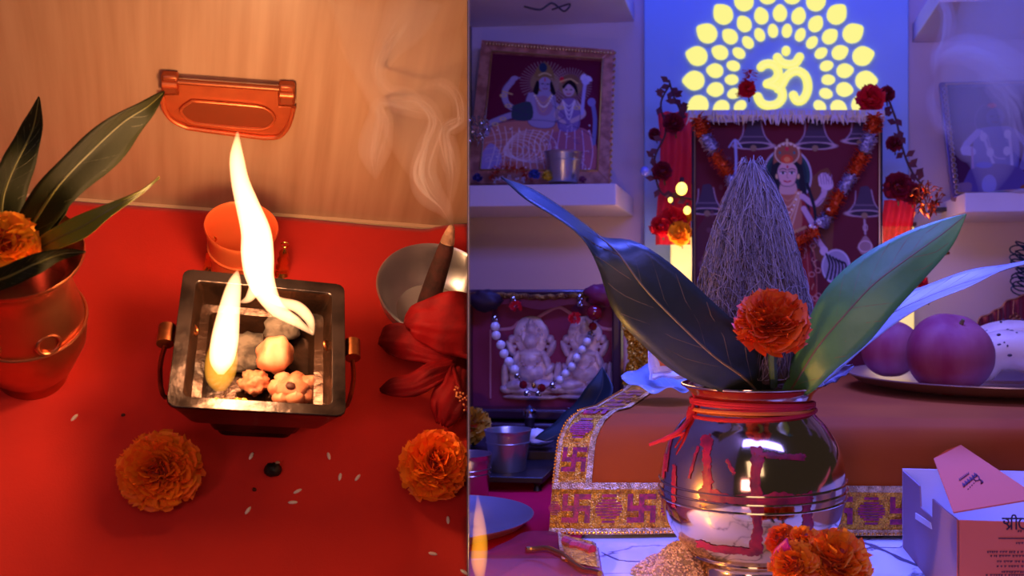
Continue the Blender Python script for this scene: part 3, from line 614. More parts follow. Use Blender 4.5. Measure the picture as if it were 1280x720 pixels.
om = [[(545, 302), (560, 290), (590, 288), (615, 305), (622, 335), (605, 362), (572, 377)], [(572, 377), (605, 385), (635, 405), (640, 440), (615, 468), (575, 475), (545, 462), (530, 435)], [(622, 400), (640, 378), (655, 350), (680, 327), (712, 320), (742, 340), (755, 380), (750, 420), (728, 452), (704, 452), (690, 428)], [(618, 258), (635, 280), (665, 290), (698, 284), (718, 256)]]
osn = None
for k, st in enumerate(om):
    P = [R(800 + p[0] / 3.6, p[1] / 3.6, yp - .003) for p in cat(st, 30)]
    mb = MB().tube(P, .0073, 12, flat=(0, 1, 0)); mb.ball(P[0], (.0073, .0026, .0073), 12, 8).ball(P[-1], (.0073, .0026, .0073), 12, 8)
    if osn is None: osn = mb.build('om_sign', LIT, pan)
    else:
        mb.build('om_stroke', LIT, osn)
MB().ball(R(800 + 657 / 3.6, 229 / 3.6, yp - .003), (.0072, .003, .0084), 14, 10).build('om_dot', LIT, osn)
# lamp columns at both sides of the picture
CRML = mat('lamp_cream', (250, 235, 180), .5, emit=(255, 222, 120), es=.85)
def column(px0, px1, y, py_top, lab, d=.03):
    a, b = xr(px0, y), xr(px1, y); r = thing('lamp_column', MR, V((a + b) / 2, y, .105), lab, 'lamp')
    MB().box((a, y, .108), (b, y + d, zr(py_top, y))).build('lit_face', CRML, r, bevel=.003)
    MB().box((a - .003, y - .002, .105), (b + .003, y + d + .002, .112)).build('lamp_base', mat('dark_wood', (60, 35, 30), .5), r)
    MB().box((a - .003, y - .002, zr(py_top, y)), (b + .003, y + d + .002, zr(py_top, y) + .006)).build('lamp_cap', mat('dark_wood'), r)
column(838, 866, 1.50, 296, 'cream lamp column left of the central picture')
column(1104, 1143, 1.50, 285, 'cream lamp column right of the central picture')
REDS = sheer_mat('red_drape', (240, 50, 70), .96)
point('column_glow', MR, (xr(846, 1.42), 1.40, .27), (1.0, .50, .42), .30, .02)
point('column_glow', MR, (xr(1128, 1.42), 1.40, .30), (1.0, .46, .42), .14, .02)
def drape(px0, px1, py0, py1, y, lab, sd):
    def fn(u, v):
        p = R(px0 + (px1 - px0) * u + 3 * math.sin(v * 5 + sd), py0 + (py1 - py0) * v, y); p.y += .006 * math.sin(u * 17 + v * 2 + sd); return p
    return tag(MB().grid(fn, 30, 30).build('red_drape', REDS, None, MR, loc=R((px0 + px1) / 2, py1, y), angle=180), lab, 'drape')
drape(822, 866, 140, 306, 1.46, 'red gauze hanging before the left lamp column', 0)
drape(1103, 1143, 250, 345, 1.46, 'red gauze hanging before the right lamp column', 2)
# plinth under the orange cloth
tag(MB().box((xr(800, 1.2), 1.0, .0), (.62, YB - .002, .1035)).build('floor_step', mat('step_wood', (90, 40, 30), .7), None, MR, smooth=False, bevel=.004), 'low step carrying the orange cloth', 'step', kind='structure')
# orange altar cloth with brocade border
PATH = [(.853, .003), (.868, .05), (.884, .086), (.905, .1025), (.94, .1065), (1.2, .1068), (YB - .006, .107)]
PP = cat(PATH, 160); CUM = [0.0]
for a, b in zip(PP[:-1], PP[1:]): CUM.append(CUM[-1] + math.hypot(*(b - a)))
XE = [(.0, xr(687, .853)), (.05, xr(692, .868)), (.085, xr(698, .884)), (.105, xr(709, .90)), (.125, xr(727, .925)), (.15, xr(746, .95)), (.3, xr(780, 1.1)), (.8, xr(815, 1.5))]
def S(t, s, off=0.0):                         # t metres along the front from the left edge, s metres up from the hem
    s = max(0.0, min(CUM[-1] - 1e-6, s)); i = 0
    import bisect
    i = max(0, min(len(CUM) - 2, bisect.bisect_right(CUM, s) - 1)); f = (s - CUM[i]) / (CUM[i + 1] - CUM[i])
    y, z = PP[i] * (1 - f) + PP[i + 1] * f; ty, tz = PP[i + 1] - PP[i]; l = math.hypot(ty, tz)
    x = float(np.interp(s, [e[0] for e in XE], [e[1] for e in XE])) + t
    drop = max(0.0, 1 - s / .11); y2 = y + t * .11 * drop - .004 * math.sin(t * 26 + .6) * drop + .0025 * noise.noise(V(t * 14, s * 10, 2)) * (1 if s < .2 else .3)
    return V(x, y2 - tz / l * off, z + ty / l * off)
ORG = mat('orange_satin', (172, 76, 14), .7, spec=.12, c2=(160, 66, 12), ns=8, bump=.15, bs=700, sheen=.05, bd=.0005)
oc = thing('altar_cloth', MR, S(.2, .0), 'orange altar cloth with gold brocade border draped over the step', 'cloth')
TW = .70; BW = .046; SW = .036
sv = [0, .01, .02, .03, .04, .05, .06, .07, .08, .09, .1, .105, .11, .115, .12, .125, .13, .135, .14, .16, .2, .25, .3, .4, .5, .6, .7, CUM[-1]]
MB().grid(lambda u, v: S(u * TW, sv[min(int(v * (len(sv) - 1) + .5), len(sv) - 1)]), 120, len(sv)).build('cloth_body', ORG, oc, angle=180, clip=False)
def gold_fabric(name, c, c2, bs):
    return mat(name, c, .34, .6, c2=c2, ns=180, lo=.42, hi=.62, bump=1.0, bs=bs, bd=.0012, vor=True)
BROC = gold_fabric('gold_brocade', (250, 180, 46), (196, 120, 34), 620)
LACE = gold_fabric('silver_lace', (250, 206, 140), (196, 146, 90), 800)
MAG = mat('magenta_thread', (176, 16, 74), .55, c2=(120, 10, 60), ns=200, bump=.6, bs=500, bd=.0008, sheen=.3)
def patch(mb, t0, t1, s0, s1, off, nu=2, nv=2):
    return mb.grid(lambda u, v: S(t0 + (t1 - t0) * u, s0 + (s1 - s0) * v, off), nu, nv)
def band_t(t0, t1, s0, s1, off): return patch(MB(), t0, t1, s0, s1, off, 110, 8)
def band_s(t0, t1, s0, s1, off): return patch(MB(), t0, t1, s0, s1, off, 6, 60)
band_t(0, TW, .0, BW, .0010).build('hem_border', BROC, oc, angle=180, clip=False)
band_s(0, SW, BW, .65, .0010).build('side_border', BROC, oc, angle=180, clip=False)
for (t0, t1, s0, s1, f) in ((0, TW, .0, .0055, band_t), (0, TW, BW - .006, BW, band_t), (0, .005, BW, .65, band_s), (SW - .0055, SW, BW, .65, band_s)):
    f(t0, t1, s0, s1, .0019).build('lace_edge', LACE, oc, angle=180, clip=False)
def lace_beads(mb, fn, n):                    # small picots along the lace
    for i in range(n): mb.ball(fn(i / (n - 1)), .0013, 6, 4)
    return mb
lace_beads(MB(), lambda u: S(u * TW, .0014, .002), 190).build('picot_edge', mat('zari_gold', (240, 178, 84), .22, 1.0), oc, clip=False)
lace_beads(MB(), lambda u: S(.0006, BW + u * .25, .002), 80).build('picot_edge', mat('zari_gold'), oc, clip=False)
def swastika(tc, sc, a, flip=False):          # the auspicious sign woven along the border
    mb = MB(); w = a * .19; h = a
    for (ta, tb, sa, sb_) in ((-h, h, -w, w), (-w, w, -h, h), (w, h, h - 2 * w, h), (h - 2 * w, h, -h, -w), (-h, -w, -h, -h + 2 * w), (-h, -h + 2 * w, w, h)):
        patch(mb, tc + ta, tc + tb, sc + sa, sc + sb_, .0024, 3, 3)
    return mb
def woven_pot(tc, sc, a):
    mb = MB()
    for k in range(-3, 4):
        hh = math.sqrt(max(0, 1 - (k / 3.6) ** 2)) * a; patch(mb, tc - hh * .95, tc + hh * .95, sc + k * a * .2 - a * .12, sc + k * a * .2 + a * .03, .0024, 4, 2)
    patch(mb, tc - a * .5, tc + a * .5, sc + a * .78, sc + a * .98, .0024, 3, 2); patch(mb, tc - a * .45, tc + a * .45, sc - a * 1.0, sc - a * .84, .0024, 3, 2)
    return mb
for k in range(22):
    tc = .0235 + k * .0293
    if tc > TW - .02: break
    (swastika if k % 2 == 0 else woven_pot)(tc, BW / 2, .0128).build('woven_motif', MAG, oc, clip=False)
woven_pot(.004, BW / 2, .006).build('woven_motif', MAG, oc, clip=False)
for k in range(8): (swastika if k % 2 == 0 else woven_pot)(SW / 2, BW + .021 + k * .031, .0112).build('woven_motif', MAG, oc, clip=False)
# red cloth lying left of the step
MAROON = mat('maroon_cloth', (206, 8, 50), .85, spec=.1, c2=(180, 4, 42), ns=7, bump=.2, bs=600, sheen=.0, bd=.0006)
def rcl(u, v):
    a = Rz(560 + 215 * u - 60 * v * u, 580 + 118 * v, 0.0); a.z = .0025 + .0015 * noise.noise(V(a.x * 20, a.y * 20, 0)) ; return a
tag(MB().grid(rcl, 50, 50).build('maroon_cloth', MAROON, None, MR, loc=Rz(650, 640, 0), solid=.001, angle=180), 'magenta red cloth under the steel dish at the left of the altar', 'cloth')
SHR = sheer_mat('sheer_rose', (150, 60, 70), .75)
sh = thing('sheer_cloth', MR, Rz(680, 700, 0), 'rumpled sheer rose cloth with gold edging at the bottom left', 'cloth')
def shc(u, v):
    top = cat([(585, 694), (620, 690), (665, 675), (705, 676), (745, 682)], 41)[int(u * 40 + .5)]; p = Rz(top[0] + (u * 14 - 2) * v, top[1] + (62 - 10 * u) * v, .004)
    p.z = .006 + .006 * math.sin(v * 5 + u * 3) ** 2 * (1 - v * .5) + .002 * noise.noise(V(u * 8, v * 6, 0)); return p
MB().grid(shc, 41, 26).build('sheer_body', SHR, sh, angle=180)
MB().grid(lambda u, v: shc(.70 + .28 * u, .02 + .62 * v) + V(0, 0, .0012), 16, 18).build('brocade_band', BROC, sh, angle=180)
for e_ in ((.70, .72), (.95, .98)): MB().grid(lambda u, v: shc(e_[0] + (e_[1] - e_[0]) * u, .02 + .62 * v) + V(0, 0, .002), 4, 18).build('lace_edge', LACE, sh, angle=180)
MB().tube([shc(.45 + .5 * k / 20, .30 + .62 * (k / 20) ** 1.3) + V(0, 0, .003) for k in range(21)], .0022, 8).build('gold_edging', mat('zari_gold'), sh)
for k in range(3): MB().tube([shc(.76 + .05 * k, .14 + .1 * k) + V(0, 0, .003), shc(.82 + .05 * k, .22 + .1 * k) + V(0, 0, .003)], .004, 8).build('woven_motif', MAG, sh)
# hem of the second cloth, hanging below the gold hem
# ---- water pot in the middle
KP = R(940, 360, .75); KP.z = 0
POTM = mat('pot_metal', (216, 188, 152), .10, 1.0, bump=.05, bs=18, bd=.001)
kp = thing('water_pot', MR, KP, 'polished metal water pot with red marks and thread in the middle of the altar', 'pot')
KPROF = [(.0001, 0), (.043, 0), (.0445, .003), (.0425, .010), (.0405, .016), (.047, .022), (.0565, .031), (.0655, .045), (.0705, .060), (.0718, .073), (.0705, .088), (.066, .104), (.0575, .118), (.050, .126), (.0462, .132), (.0455, .138), (.0475, .144), (.0525, .1488), (.0548, .1500), (.0550, .1515), (.0535, .1518), (.046, .145), (.0438, .138), (.0445, .130), (.056, .116), (.064, .100), (.068, .07), (.05, .03), (.0001, .02)]
kk = [tuple(p) for p in cat(KPROF[1:20], 70)]
MB().lathe([KPROF[0]] + kk + KPROF[20:], KP, 96).build('pot_body', POTM, kp, angle=60)
def prof_r(z): return float(np.interp(z, [p[1] for p in kk[6:]], [p[0] for p in kk[6:]]))
for z in (.0785, .0725, .0665): MB().torus(KP + V(0, 0, z), prof_r(z) + .0002, .0009, None, 96, 6).build('raised_ring', POTM, kp)
MB().torus(KP + V(0, 0, .0215), prof_r(.0215) + .0005, .0011, None, 72, 6).build('raised_ring', POTM, kp)
KUM = mat('kumkum', (168, 12, 46), .5, c2=(104, 9, 36), ns=90, lo=.35, hi=.65, bump=.3, bs=200)
axis_a = math.atan2(-KP.y, -KP.x)            # direction from pot to the lens
def on_pot(px, z, off=.0006):
    r = prof_r(z) + off; w = (px - 940) * .00063 / r; w = max(-.98, min(.98, w)); a = axis_a + math.asin(w)
    return KP + V(r * math.cos(a), r * math.sin(a), z)
def zpot(py): return zr(py, .69)
def smear(p0, p1, wpx, sd):                   # hand painted band between two pixel points of the belly
    def fn(u, v):
        x = p0[0] + (p1[0] - p0[0]) * v; y = p0[1] + (p1[1] - p0[1]) * v; dx, dy = p1[0] - p0[0], p1[1] - p0[1]; l = math.hypot(dx, dy)
        w = wpx * (u - .5) * (.62 + .5 * noise.noise(V(v * 5, sd, u * 2)) + .3 * noise.noise(V(v * 22, sd, u * 6))); e = 3 * noise.noise(V(u * 4, sd, 7)) * (1 if v > .9 or v < .1 else 0)
        return on_pot(x - dy / l * w + dx / l * e, zpot(y + dx / l * w + dy / l * e), .0005 + .0002 * (1 - (2 * u - 1) ** 4) * (1 if .02 < v < .98 else 0))
    return MB().grid(fn, 14, 60)
for k, (a, b, w) in enumerate((((880, 618), (1008, 618), 23), ((944, 556), (946, 690), 20), ((946, 564), (1000, 570), 11), ((1000, 616), (1004, 668), 18), ((948, 687), (876, 686), 18), ((890, 622), (888, 546), 17))):
    smear(a, b, w, k).build('kumkum_mark', KUM, kp, angle=180)
for k, (a, b, w) in enumerate((((849, 588), (849, 642), 9), ((836, 580), (834, 610), 6), ((912, 572), (920, 588), 7), ((842, 560), (838, 600), 5), ((878, 560), (868, 600), 5))):
    smear(a, b, w, k + 9).build('kumkum_drip', KUM, kp, angle=180)
THR = mat('red_thread', (190, 16, 34), .8, bump=.5, bs=900, bd=.0006)
tr = thing('sacred_thread', MR, KP + V(0, 0, .13), 'red thread wound round the neck of the metal pot and knotted at left', 'thread')
rr = random.Random(3)
for k in range(5):
    ph = rr.uniform(0, 6); z0 = .1305 + k * .0021
    MB().tube([KP + V((prof_r(z0) + .0016) * math.cos(a), (prof_r(z0) + .0016) * math.sin(a), z0 + .0022 * math.sin(a + ph) - .001) for a in [2 * PI * i / 60 for i in range(60)]], .0016, 7, closed=True).build('strand', THR if k != 1 else mat('orange_thread', (214, 110, 40), .8), tr)
kn = R(866, 520, .735)
mb = MB().ball(kn, (.005, .005, .007), 14, 10, amp=.4).ball(kn + V(.003, -.002, -.008), (.004, .004, .006), 12, 8, amp=.4)
mb.build('knot', THR, tr)
for pts, r in (([(866, 520, .73), (850, 538, .72), (832, 548, .72), (812, 556, .725)], .0021), ([(866, 522, .73), (858, 540, .722), (846, 544, .722), (828, 552, .727)], .0017), ([(866, 512, .73), (868, 495, .735), (862, 486, .738)], .0016), ([(868, 524, .728), (882, 532, .72), (892, 545, .715)], .0016)):
    MB().tube([Vector(p) for p in cat([R(*q) for q in pts], 16)], [r * (1 - .4 * i / 15) for i in range(16)], 8).build('thread_tail', THR, tr)
# coconut standing in the pot mouth
HUSK = mat('coconut_husk', (112, 88, 76), .9, c2=(74, 56, 50), ns=30, stretch=(8, 8, 1), bump=.8, bs=140)
HAIR = mat('coconut_fibre', (172, 154, 152), .8, spec=.15, island=(88, 72, 74))
cc = thing('coconut', MR, KP + V(0, 0, .150), 'hairy pointed coconut standing in the mouth of the metal pot', 'coconut')
CP = [(.0001, .152), (.030, .153), (.038, .165), (.0425, .185), (.0425, .205), (.0385, .222), (.0338, .242), (.0280, .262), (.0225, .280), (.0160, .298), (.0105, .311), (.0060, .320), (.0001, .323)]
cp = [tuple(p) for p in cat(CP, 50)]
def cr(z): return float(np.interp(z, [p[1] for p in cp], [p[0] for p in cp]))
def husk(u, v):
    r, z = cp[min(int(v * 49 + .5), 49)]; a = 2 * PI * u; r = max(r, .0001) * (1 + .06 * noise.noise(V(math.cos(a) * 2.5, math.sin(a) * 2.5, z * 14))); return KP + V(r * math.cos(a), r * math.sin(a), z)
MB().grid(husk, 64, 50, wrap=True).build('husk', HUSK, cc, angle=180)
rr = random.Random(5); mb = MB()
for i in range(1500):
    a = rr.uniform(0, 2 * PI); z = rr.choice((rr.uniform(.28, .325), rr.uniform(.20, .32))); ln = rr.uniform(.03, .10); sw = rr.uniform(-.35, .35); stand = rr.uniform(.0006, .005); pts = []
    for k in range(7):
        f = k / 6; zz = max(.157, z - ln * f); aa = a + sw * f * f + .12 * math.sin(f * 5 + i); r = cr(zz) + .0006 + stand * math.sin(PI * min(1, f * 1.05)) + (.003 * f * f if i % 5 == 0 else 0); pts.append(KP + V(r * math.cos(aa), r * math.sin(aa), zz))
    mb.tube(pts, .00028, 3, caps=False)
for i in range(240):                            # loose horizontal hairs
    a = rr.uniform(0, 2 * PI); z = rr.uniform(.2, .3); pts = []
    for k in range(6):
        f = k / 5; aa = a + f * rr.uniform(.5, .9); zz = z + .012 * math.sin(f * 3 + i); r = cr(zz) + .002 + .004 * math.sin(f * PI); pts.append(KP + V(r * math.cos(aa), r * math.sin(aa), zz))
    mb.tube(pts, .00026, 3, caps=False)
mb.build('fibre', HAIR, cc, angle=180)['kind'] = 'stuff'
mb = MB()
for i in range(40):
    a = rr.uniform(0, 2 * PI); p = KP + V(.004 * math.cos(a), .004 * math.sin(a), .321); mb.tube([p, p + V(.004 * math.cos(a), .004 * math.sin(a), rr.uniform(.001, .006)), p + V(.008 * math.cos(a), .008 * math.sin(a), rr.uniform(-.010, .001))], .0003, 3, caps=False)
mb.build('crown_tuft', HAIR, cc, angle=180)['kind'] = 'stuff'
# mango leaves in the pot
DKL = mat('leaf_dark', (44, 46, 30), .42, c2=(32, 36, 24), ns=10, bump=.2, bs=90)
GRL = mat('leaf_fresh', (92, 146, 74), .42, c2=(74, 122, 62), ns=10, bump=.2, bs=90)
PAL = mat('leaf_pale', (168, 164, 166), .4, c2=(146, 146, 148), ns=10, bump=.2, bs=90)
RIB = mat('rib_brown', (120, 96, 56), .5)
leaf('mango_leaf', MR, [(626, 221, .70, 627, 223, .70), (662, 240, .71, 656, 246, .66), (702, 265, .71, 692, 273, .65), (745, 296, .71, 732, 304, .65), (795, 303, .67, 748, 335, .655), (842, 332, .67, 766, 388, .66), (892, 378, .685, 802, 430, .67), (936, 420, .70, 850, 470, .69), (962, 458, .715, 900, 489, .70), (968, 488, .735, 935, 500, .73)], R, DKL, RIB, 'broad dark mango leaf in the metal pot, leaning left with curled tip', fold=.10, wave=.025, rib=.0011)
leaf('mango_leaf', MR, [(1208, 267, .70, 1208, 269, .70), (1168, 277, .705, 1190, 308, .70), (1120, 296, .705, 1152, 352, .695), (1070, 324, .705, 1118, 390, .69), (1032, 362, .705, 1085, 428, .69), (1008, 405, .71, 1045, 462, .695), (990, 450, .72, 1015, 490, .71), (976, 492, .735, 990, 500, .735)], R, GRL, RIB, 'broad fresh green mango leaf in the metal pot, leaning right', fold=-.10, wave=.02, rib=.0010)
leaf('mango_leaf', MR, [(1300, 322, .80, 1300, 326, .80), (1250, 331, .81, 1250, 340, .78), (1200, 342, .81, 1205, 360, .78), (1150, 358, .81, 1158, 382, .78), (1100, 380, .81, 1115, 406, .78), (1060, 420, .80, 1080, 436, .78), (1010, 470, .78, 1025, 484, .775), (985, 492, .77, 995, 500, .77)], R, PAL, RIB, 'pale narrow mango leaf behind the fresh green one', fold=.08, wave=.03, rib=.0009)
MARD = mat('marigold_deep', (236, 100, 16), .6, island=(226, 70, 8), sub=.12)
marigold(MR, R(965, 405, .675), .0255, MARD, 'orange marigold standing among the leaves of the metal pot', 31, (.05, -.5, .8), 260, stem=[R(966, 455, .69), R(967, 482, .715)])
leaf('dried_leaf', MR, [(1066, 455, .80, 1068, 458, .80), (1050, 458, .80, 1055, 470, .79), (1035, 462, .795, 1042, 478, .785), (1018, 474, .785, 1024, 486, .785)], R, mat('leaf_wilted', (110, 84, 96), .5, bump=.3, bs=90), RIB, 'small wilted leaf at the right rim of the metal pot', fold=.25, wave=.1, rib=.0006, veins=0)
# marigolds heaped at the foot of the pot
hp = 'marigolds heaped at the foot of the metal pot'
MARO = mat('marigold_bright', (255, 150, 16), .6, island=(250, 96, 4), sub=.15)  # brighter orange used for most of the heap
marigold(MR, R(1042, 706, .64), .0235, MARO, 'largest marigold of the heap at the foot of the metal pot', 41, (.1, -.5, .8), 240)
marigold(MR, R(994, 708, .63), .0165, MARO, 'marigold lowest left in the heap at the foot of the metal pot', 42, (-.3, -.6, .7), 170)
marigold(MR, R(1004, 680, .648), .0125, MARO, 'small curled marigold in the middle of the heap by the pot', 43, (-.2, -.5, .8), 110)
marigold(MR, R(978, 676, .655), .0115, MARD, 'reddish marigold leaning on the metal pot above the heap', 44, (-.4, -.5, .7), 110)
pt = R(984, 690, .632)
tag(MB().grid(lambda u, v: pt + V((u - .5) * .018 * math.sin(PI * (.15 + .8 * v)), -.004 * (1 - (2 * u - 1) ** 2) - .004 * v, (v - .5) * .016 + .003 * math.sin(u * 5)), 9, 9).build('loose_petal', mat('petal_magenta', (196, 8, 110), .5), None, MR, loc=pt, solid=.0005, angle=180), 'magenta petal caught in the marigold heap', 'petal')
# mound of grain at the left foot of the pot
gc = Rz(850, 722, 0); gm = thing('grain_mound', MR, gc, 'mound of coarse pinkish grain at the left foot of the metal pot', 'grain')
def mound(a, r): return gc + V(.036 * r * math.cos(a) * (1 + .2 * math.sin(3 * a)), .030 * r * math.sin(a), .027 * max(0, 1 - r) ** .8 * (1 + .35 * noise.noise(V(3 * r * math.cos(a), 3 * r * math.sin(a), 5))) + .001)
MB().grid(lambda u, v: mound(2 * PI * u, v), 36, 12, wrap=True).build('mound_core', mat('grain_core', (150, 120, 110), .9, bump=1, bs=300), gm, angle=180)
rr = random.Random(8); mb = MB()
for i in range(900):
    p = mound(rr.uniform(0, 2 * PI), math.sqrt(rr.random())); q = Matrix.Rotation(rr.uniform(0, 3), 3, 'Z') @ Matrix.Rotation(rr.uniform(0, 3), 3, 'X'); mb.ball(p, (.0019, .0011, .0010), 5, 4, q)
mb.build('grains', mat('grain', (226, 190, 170), .6, island=(168, 120, 112)), gm)['kind'] = 'stuff'
# ---- steel dish, cups, lamp flame at the left
dc = Rz(548, 650, .014); dz = thing('steel_dish', MR, V(dc.x, dc.y, .004), 'shallow steel dish on the magenta red cloth, cut by the divider', 'dish')
dq = .086
MB().lathe([(.0001, .004), (dq * .3, .0045), (dq * .32, .0035), (dq * .74, .004), (dq * .93, .011), (dq, .0145), (dq * 1.005, .0155), (dq * .985, .0152), (dq * .9, .0075), (dq * .7, .0015), (.0001, .001)], V(dc.x, dc.y, .003), 72).build('dish_body', STEEL, dz)
def cup(px, py_top, py_bot, w_top, w_bot, d, lab, name='steel_cup', m=STEEL, bands=1, loc_z=None):
    c = R(px, py_bot, d); k = d / 1200; h = (py_bot - py_top) * k; r1, r0 = w_top * k / 2, w_bot * k / 2
    r = thing(name, MR, c, lab, 'cup')
    MB().lathe([(.0001, .001), (r0 * .94, 0), (r0, .002), (r0 + (r1 - r0) * .85, h * .9), (r1, h), (r1 * 1.02, h * 1.01), (r1 * .98, h * 1.012), (r1 * .94, h * .97), (r0 * .93, .005), (.0001, .004)], c, 56).build('cup_wall', m, r)
    for i in range(bands): MB().torus(c + V(0, 0, h * (.72 - .1 * i)), r0 + (r1 - r0) * (.72 - .1 * i) * .95 + .0003, .0006, None, 48, 6).build('cup_band', m, r)
    return r
st = thing('low_stool', MR, Rz(650, 590, 0), 'low dark footed stool under the steel cup', 'stool')
sx0, sx1 = xr(600, 1.07), xr(690, 1.07)
MB().box((sx0, 1.02, .013), (sx1, 1.13, .0195)).build('stool_top', mat('dark_lacquer', (30, 22, 24), .4), st, bevel=.0015)
for a in (sx0 + .008, sx1 - .008):
    for b in (1.03, 1.12): MB().lathe([(.0001, 0.0035), (.005, .0035), (.003, .009), (.0055, .0135)], V(a, b, 0), 12).build('stool_foot', mat('dark_lacquer'), st)
cup(635, 536, 590, 60, 44, 1.06, 'steel cup on the low dark stool')
cup(585, 566, 629, 62, 50, .985, 'steel cup on the red cloth, half cut by the divider', m=mat('steel_rose_reflect', (214, 190, 190), .25, 1.0), bands=2)  # pinkish reflection put into the steel colour of this cup
fl = V(*R(597, 725, .61)); fl.z = .0
dl = thing('oil_lamp', MR, fl, 'little brass oil lamp burning at the bottom left corner of the altar', 'lamp')
MB().lathe([(.0001, 0), (.008, 0), (.008, .002), (.004, .006), (.006, .012), (.013, .022), (.0142, .027), (.0132, .027), (.011, .022), (.0001, .016)], fl, 32).build('lamp_bowl', mat('zari_gold'), dl)
MB().tube([fl + V(0, 0, .018), fl + V(.002, 0, .036)], .0012, 8).build('wick', mat('burnt', (70, 25, 10), .6), dl)
LFIRE = volume_mat('lamp_fire', (1.0, 0.36, 0.02), 85)
lf = thing('flame', MR, fl + V(.002, 0, .034), 'narrow orange flame of the oil lamp at the bottom left corner', 'flame')
flame_mesh([fl + V(.002, 0, .033), fl + V(.001, 0, .046), fl + V(.0015, 0, .060), fl + V(.001, 0, .074), fl + V(0, 0, .090)], [.002, .0052, .0050, .0036, .0004]).build('flame_body', LFIRE, lf, angle=180)
point('oil_lamp_light', MR, fl + V(.006, .0, .062), (1.0, .52, .10), .95, .008)
# ---- bench and glass fronted case with silver reliefs
bz = .030
tag(MB().box((xr(560, 1.2), 1.13, 0), (xr(792, 1.2), 1.48, bz)).build('low_bench', mat('bench_dark', (52, 30, 36), .5), None, MR, loc=V(xr(680, 1.2), 1.3, 0), smooth=False, bevel=.002), 'low dark bench under the glass fronted case', 'bench')
yc = 1.24
cx0, cx1 = xr(573, yc), xr(776, yc); cz0, cz1 = bz, zr(362, yc)
CASE = mat('case_wood', (70, 34, 44), .35, coat=.5); VEL = mat('case_velvet', (150, 40, 78), .75, sheen=.2)
cs = thing('relief_case', MR, V((cx0 + cx1) / 2, yc, cz0), 'dark glass fronted case with two silver figures under the left shelf', 'case')
th = .012
MB().box((cx0, yc + .03, cz0), (cx1, yc + .05, cz1)).build('back_board', VEL, cs, smooth=False)
for nm, a, b in (('side_rail', (cx0, yc, cz0), (cx0 + th, yc + .03, cz1)), ('side_rail', (cx1 - th, yc, cz0), (cx1, yc + .03, cz1)), ('top_rail', (cx0, yc, cz1 - th * .6), (cx1, yc + .03, cz1)), ('base_rail', (cx0, yc - .012, cz0), (cx1, yc + .03, cz0 + .018)), ('base_rail', (cx0, yc - .004, cz0 + .022), (cx1, yc + .03, cz0 + .035))):
    MB().box(a, b).build(nm, CASE, cs, bevel=.003)
MB().add([R(573, 372, yc + .004), R(776, 372, yc + .004), V(cx1, yc + .004, cz0 + .03), V(cx0, yc + .004, cz0 + .03)], [(0, 1, 2, 3)]).build('glass_pane', GLASS, cs)
PNK = mat('arch_pink', (216, 140, 156), .5)
yi = yc + .028
arch = [(622, 412), (640, 410), (650, 402), (668, 399), (682, 391), (698, 384), (712, 391), (724, 399), (742, 403), (752, 410), (768, 412)]
MB().tube([Vector(p) for p in cat([R(x, y, yi) for x, y in arch], 50)], .0022, 6, flat=(0, 1, 0)).build('arch_border', PNK, cs)
for x in (613, 770): MB().tube([R(x, 412, yi), R(x, 498, yi)], .0014, 6).build('arch_border', PNK, cs)
SIL = mat('embossed_silver', (252, 226, 222), .4, .1, c2=(214, 180, 182), ns=70, bump=.7, bs=110)
def relief(cx, s, sd, rot, lab):
    mb = MB(); P = lambda x, y: R(cx + x * s, y, yi - .001)
    E = lambda x, y, rx, ry, rz, a=0: mb.ball(P(x, y), (rx * s, rz, ry), 16, 12, Matrix.Rotation(math.radians(a), 3, 'Y'), amp=.12, fr=4, sd=x * .1 + y)
    k = .00103
    E(0, 470, 30 * k, 28 * k, .003); E(0, 420, 24 * k, 26 * k, .004)            # back plate and nimbus
    E(0, 426, 10 * k, 12 * k, .013); E(0, 411, 8 * k, 10 * k, .010); E(0, 403, 4 * k, 6 * k, .008)   # face and crown
    E(-9, 422, 4 * k, 8 * k, .008); E(9, 422, 4 * k, 8 * k, .008)
    E(0, 448, 15 * k, 15 * k, .012); E(0, 466, 18 * k, 13 * k, .013); E(0, 442, 18 * k, 6 * k, .011)  # chest, belly, shoulders
    for sg in (-1, 1):
        E(sg * 19, 450, 5 * k, 13 * k, .009, sg * -18); E(sg * 23, 462, 5 * k, 10 * k, .010, sg * 35); E(sg * 25, 436, 5 * k, 12 * k, .008, sg * 25); E(sg * 24, 424, 5 * k, 6 * k, .008)
        E(sg * 17, 481, 18 * k, 8 * k, .013, sg * 10); E(sg * 30, 486, 10 * k, 6 * k, .010); E(sg * 33, 470, 5 * k, 18 * k, .005)
    E(0, 488, 34 * k, 6 * k, .011); E(0, 496, 38 * k, 4 * k, .010)
    for i in range(15): E(-24 + 48 * i / 14, 442 - 38 * math.sin(PI * i / 14), 2.6 * k, 2.6 * k, .006)
    for i in range(9): E(-10 + 20 * i / 8, 452 + 9 * math.sin(PI * i / 8), 1.8 * k, 1.8 * k, .015)
    return mb.build('silver_relief', SIL, cs, angle=180)
relief(664, 1.0, 1, 0, ''); relief(731, .96, 2, 0, '')
LACEG = mat('gold_lace', (190, 140, 62), .4, .8, c2=(110, 60, 30), ns=160, bump=.9, bs=500, vor=True)
tc_ = thing('case_topper', MR, R(685, 364, yc), 'gold laced maroon cloth folded over the top of the glass fronted case', 'cloth')
def top_cl(u, v):
    x = 578 + 200 * u; sag = 5 * math.sin(PI * u); p = R(x, 366 + sag * .8 + 14 * v + 3 * math.sin(u * 16) * v, yc - .004); p.y += .03 * (1 - min(1, v * 4)) ; p.z += .004 * (1 - v); return p
MB().grid(top_cl, 50, 10).build('cloth_fold', mat('maroon_satin', (120, 28, 60), .5), tc_, angle=180)
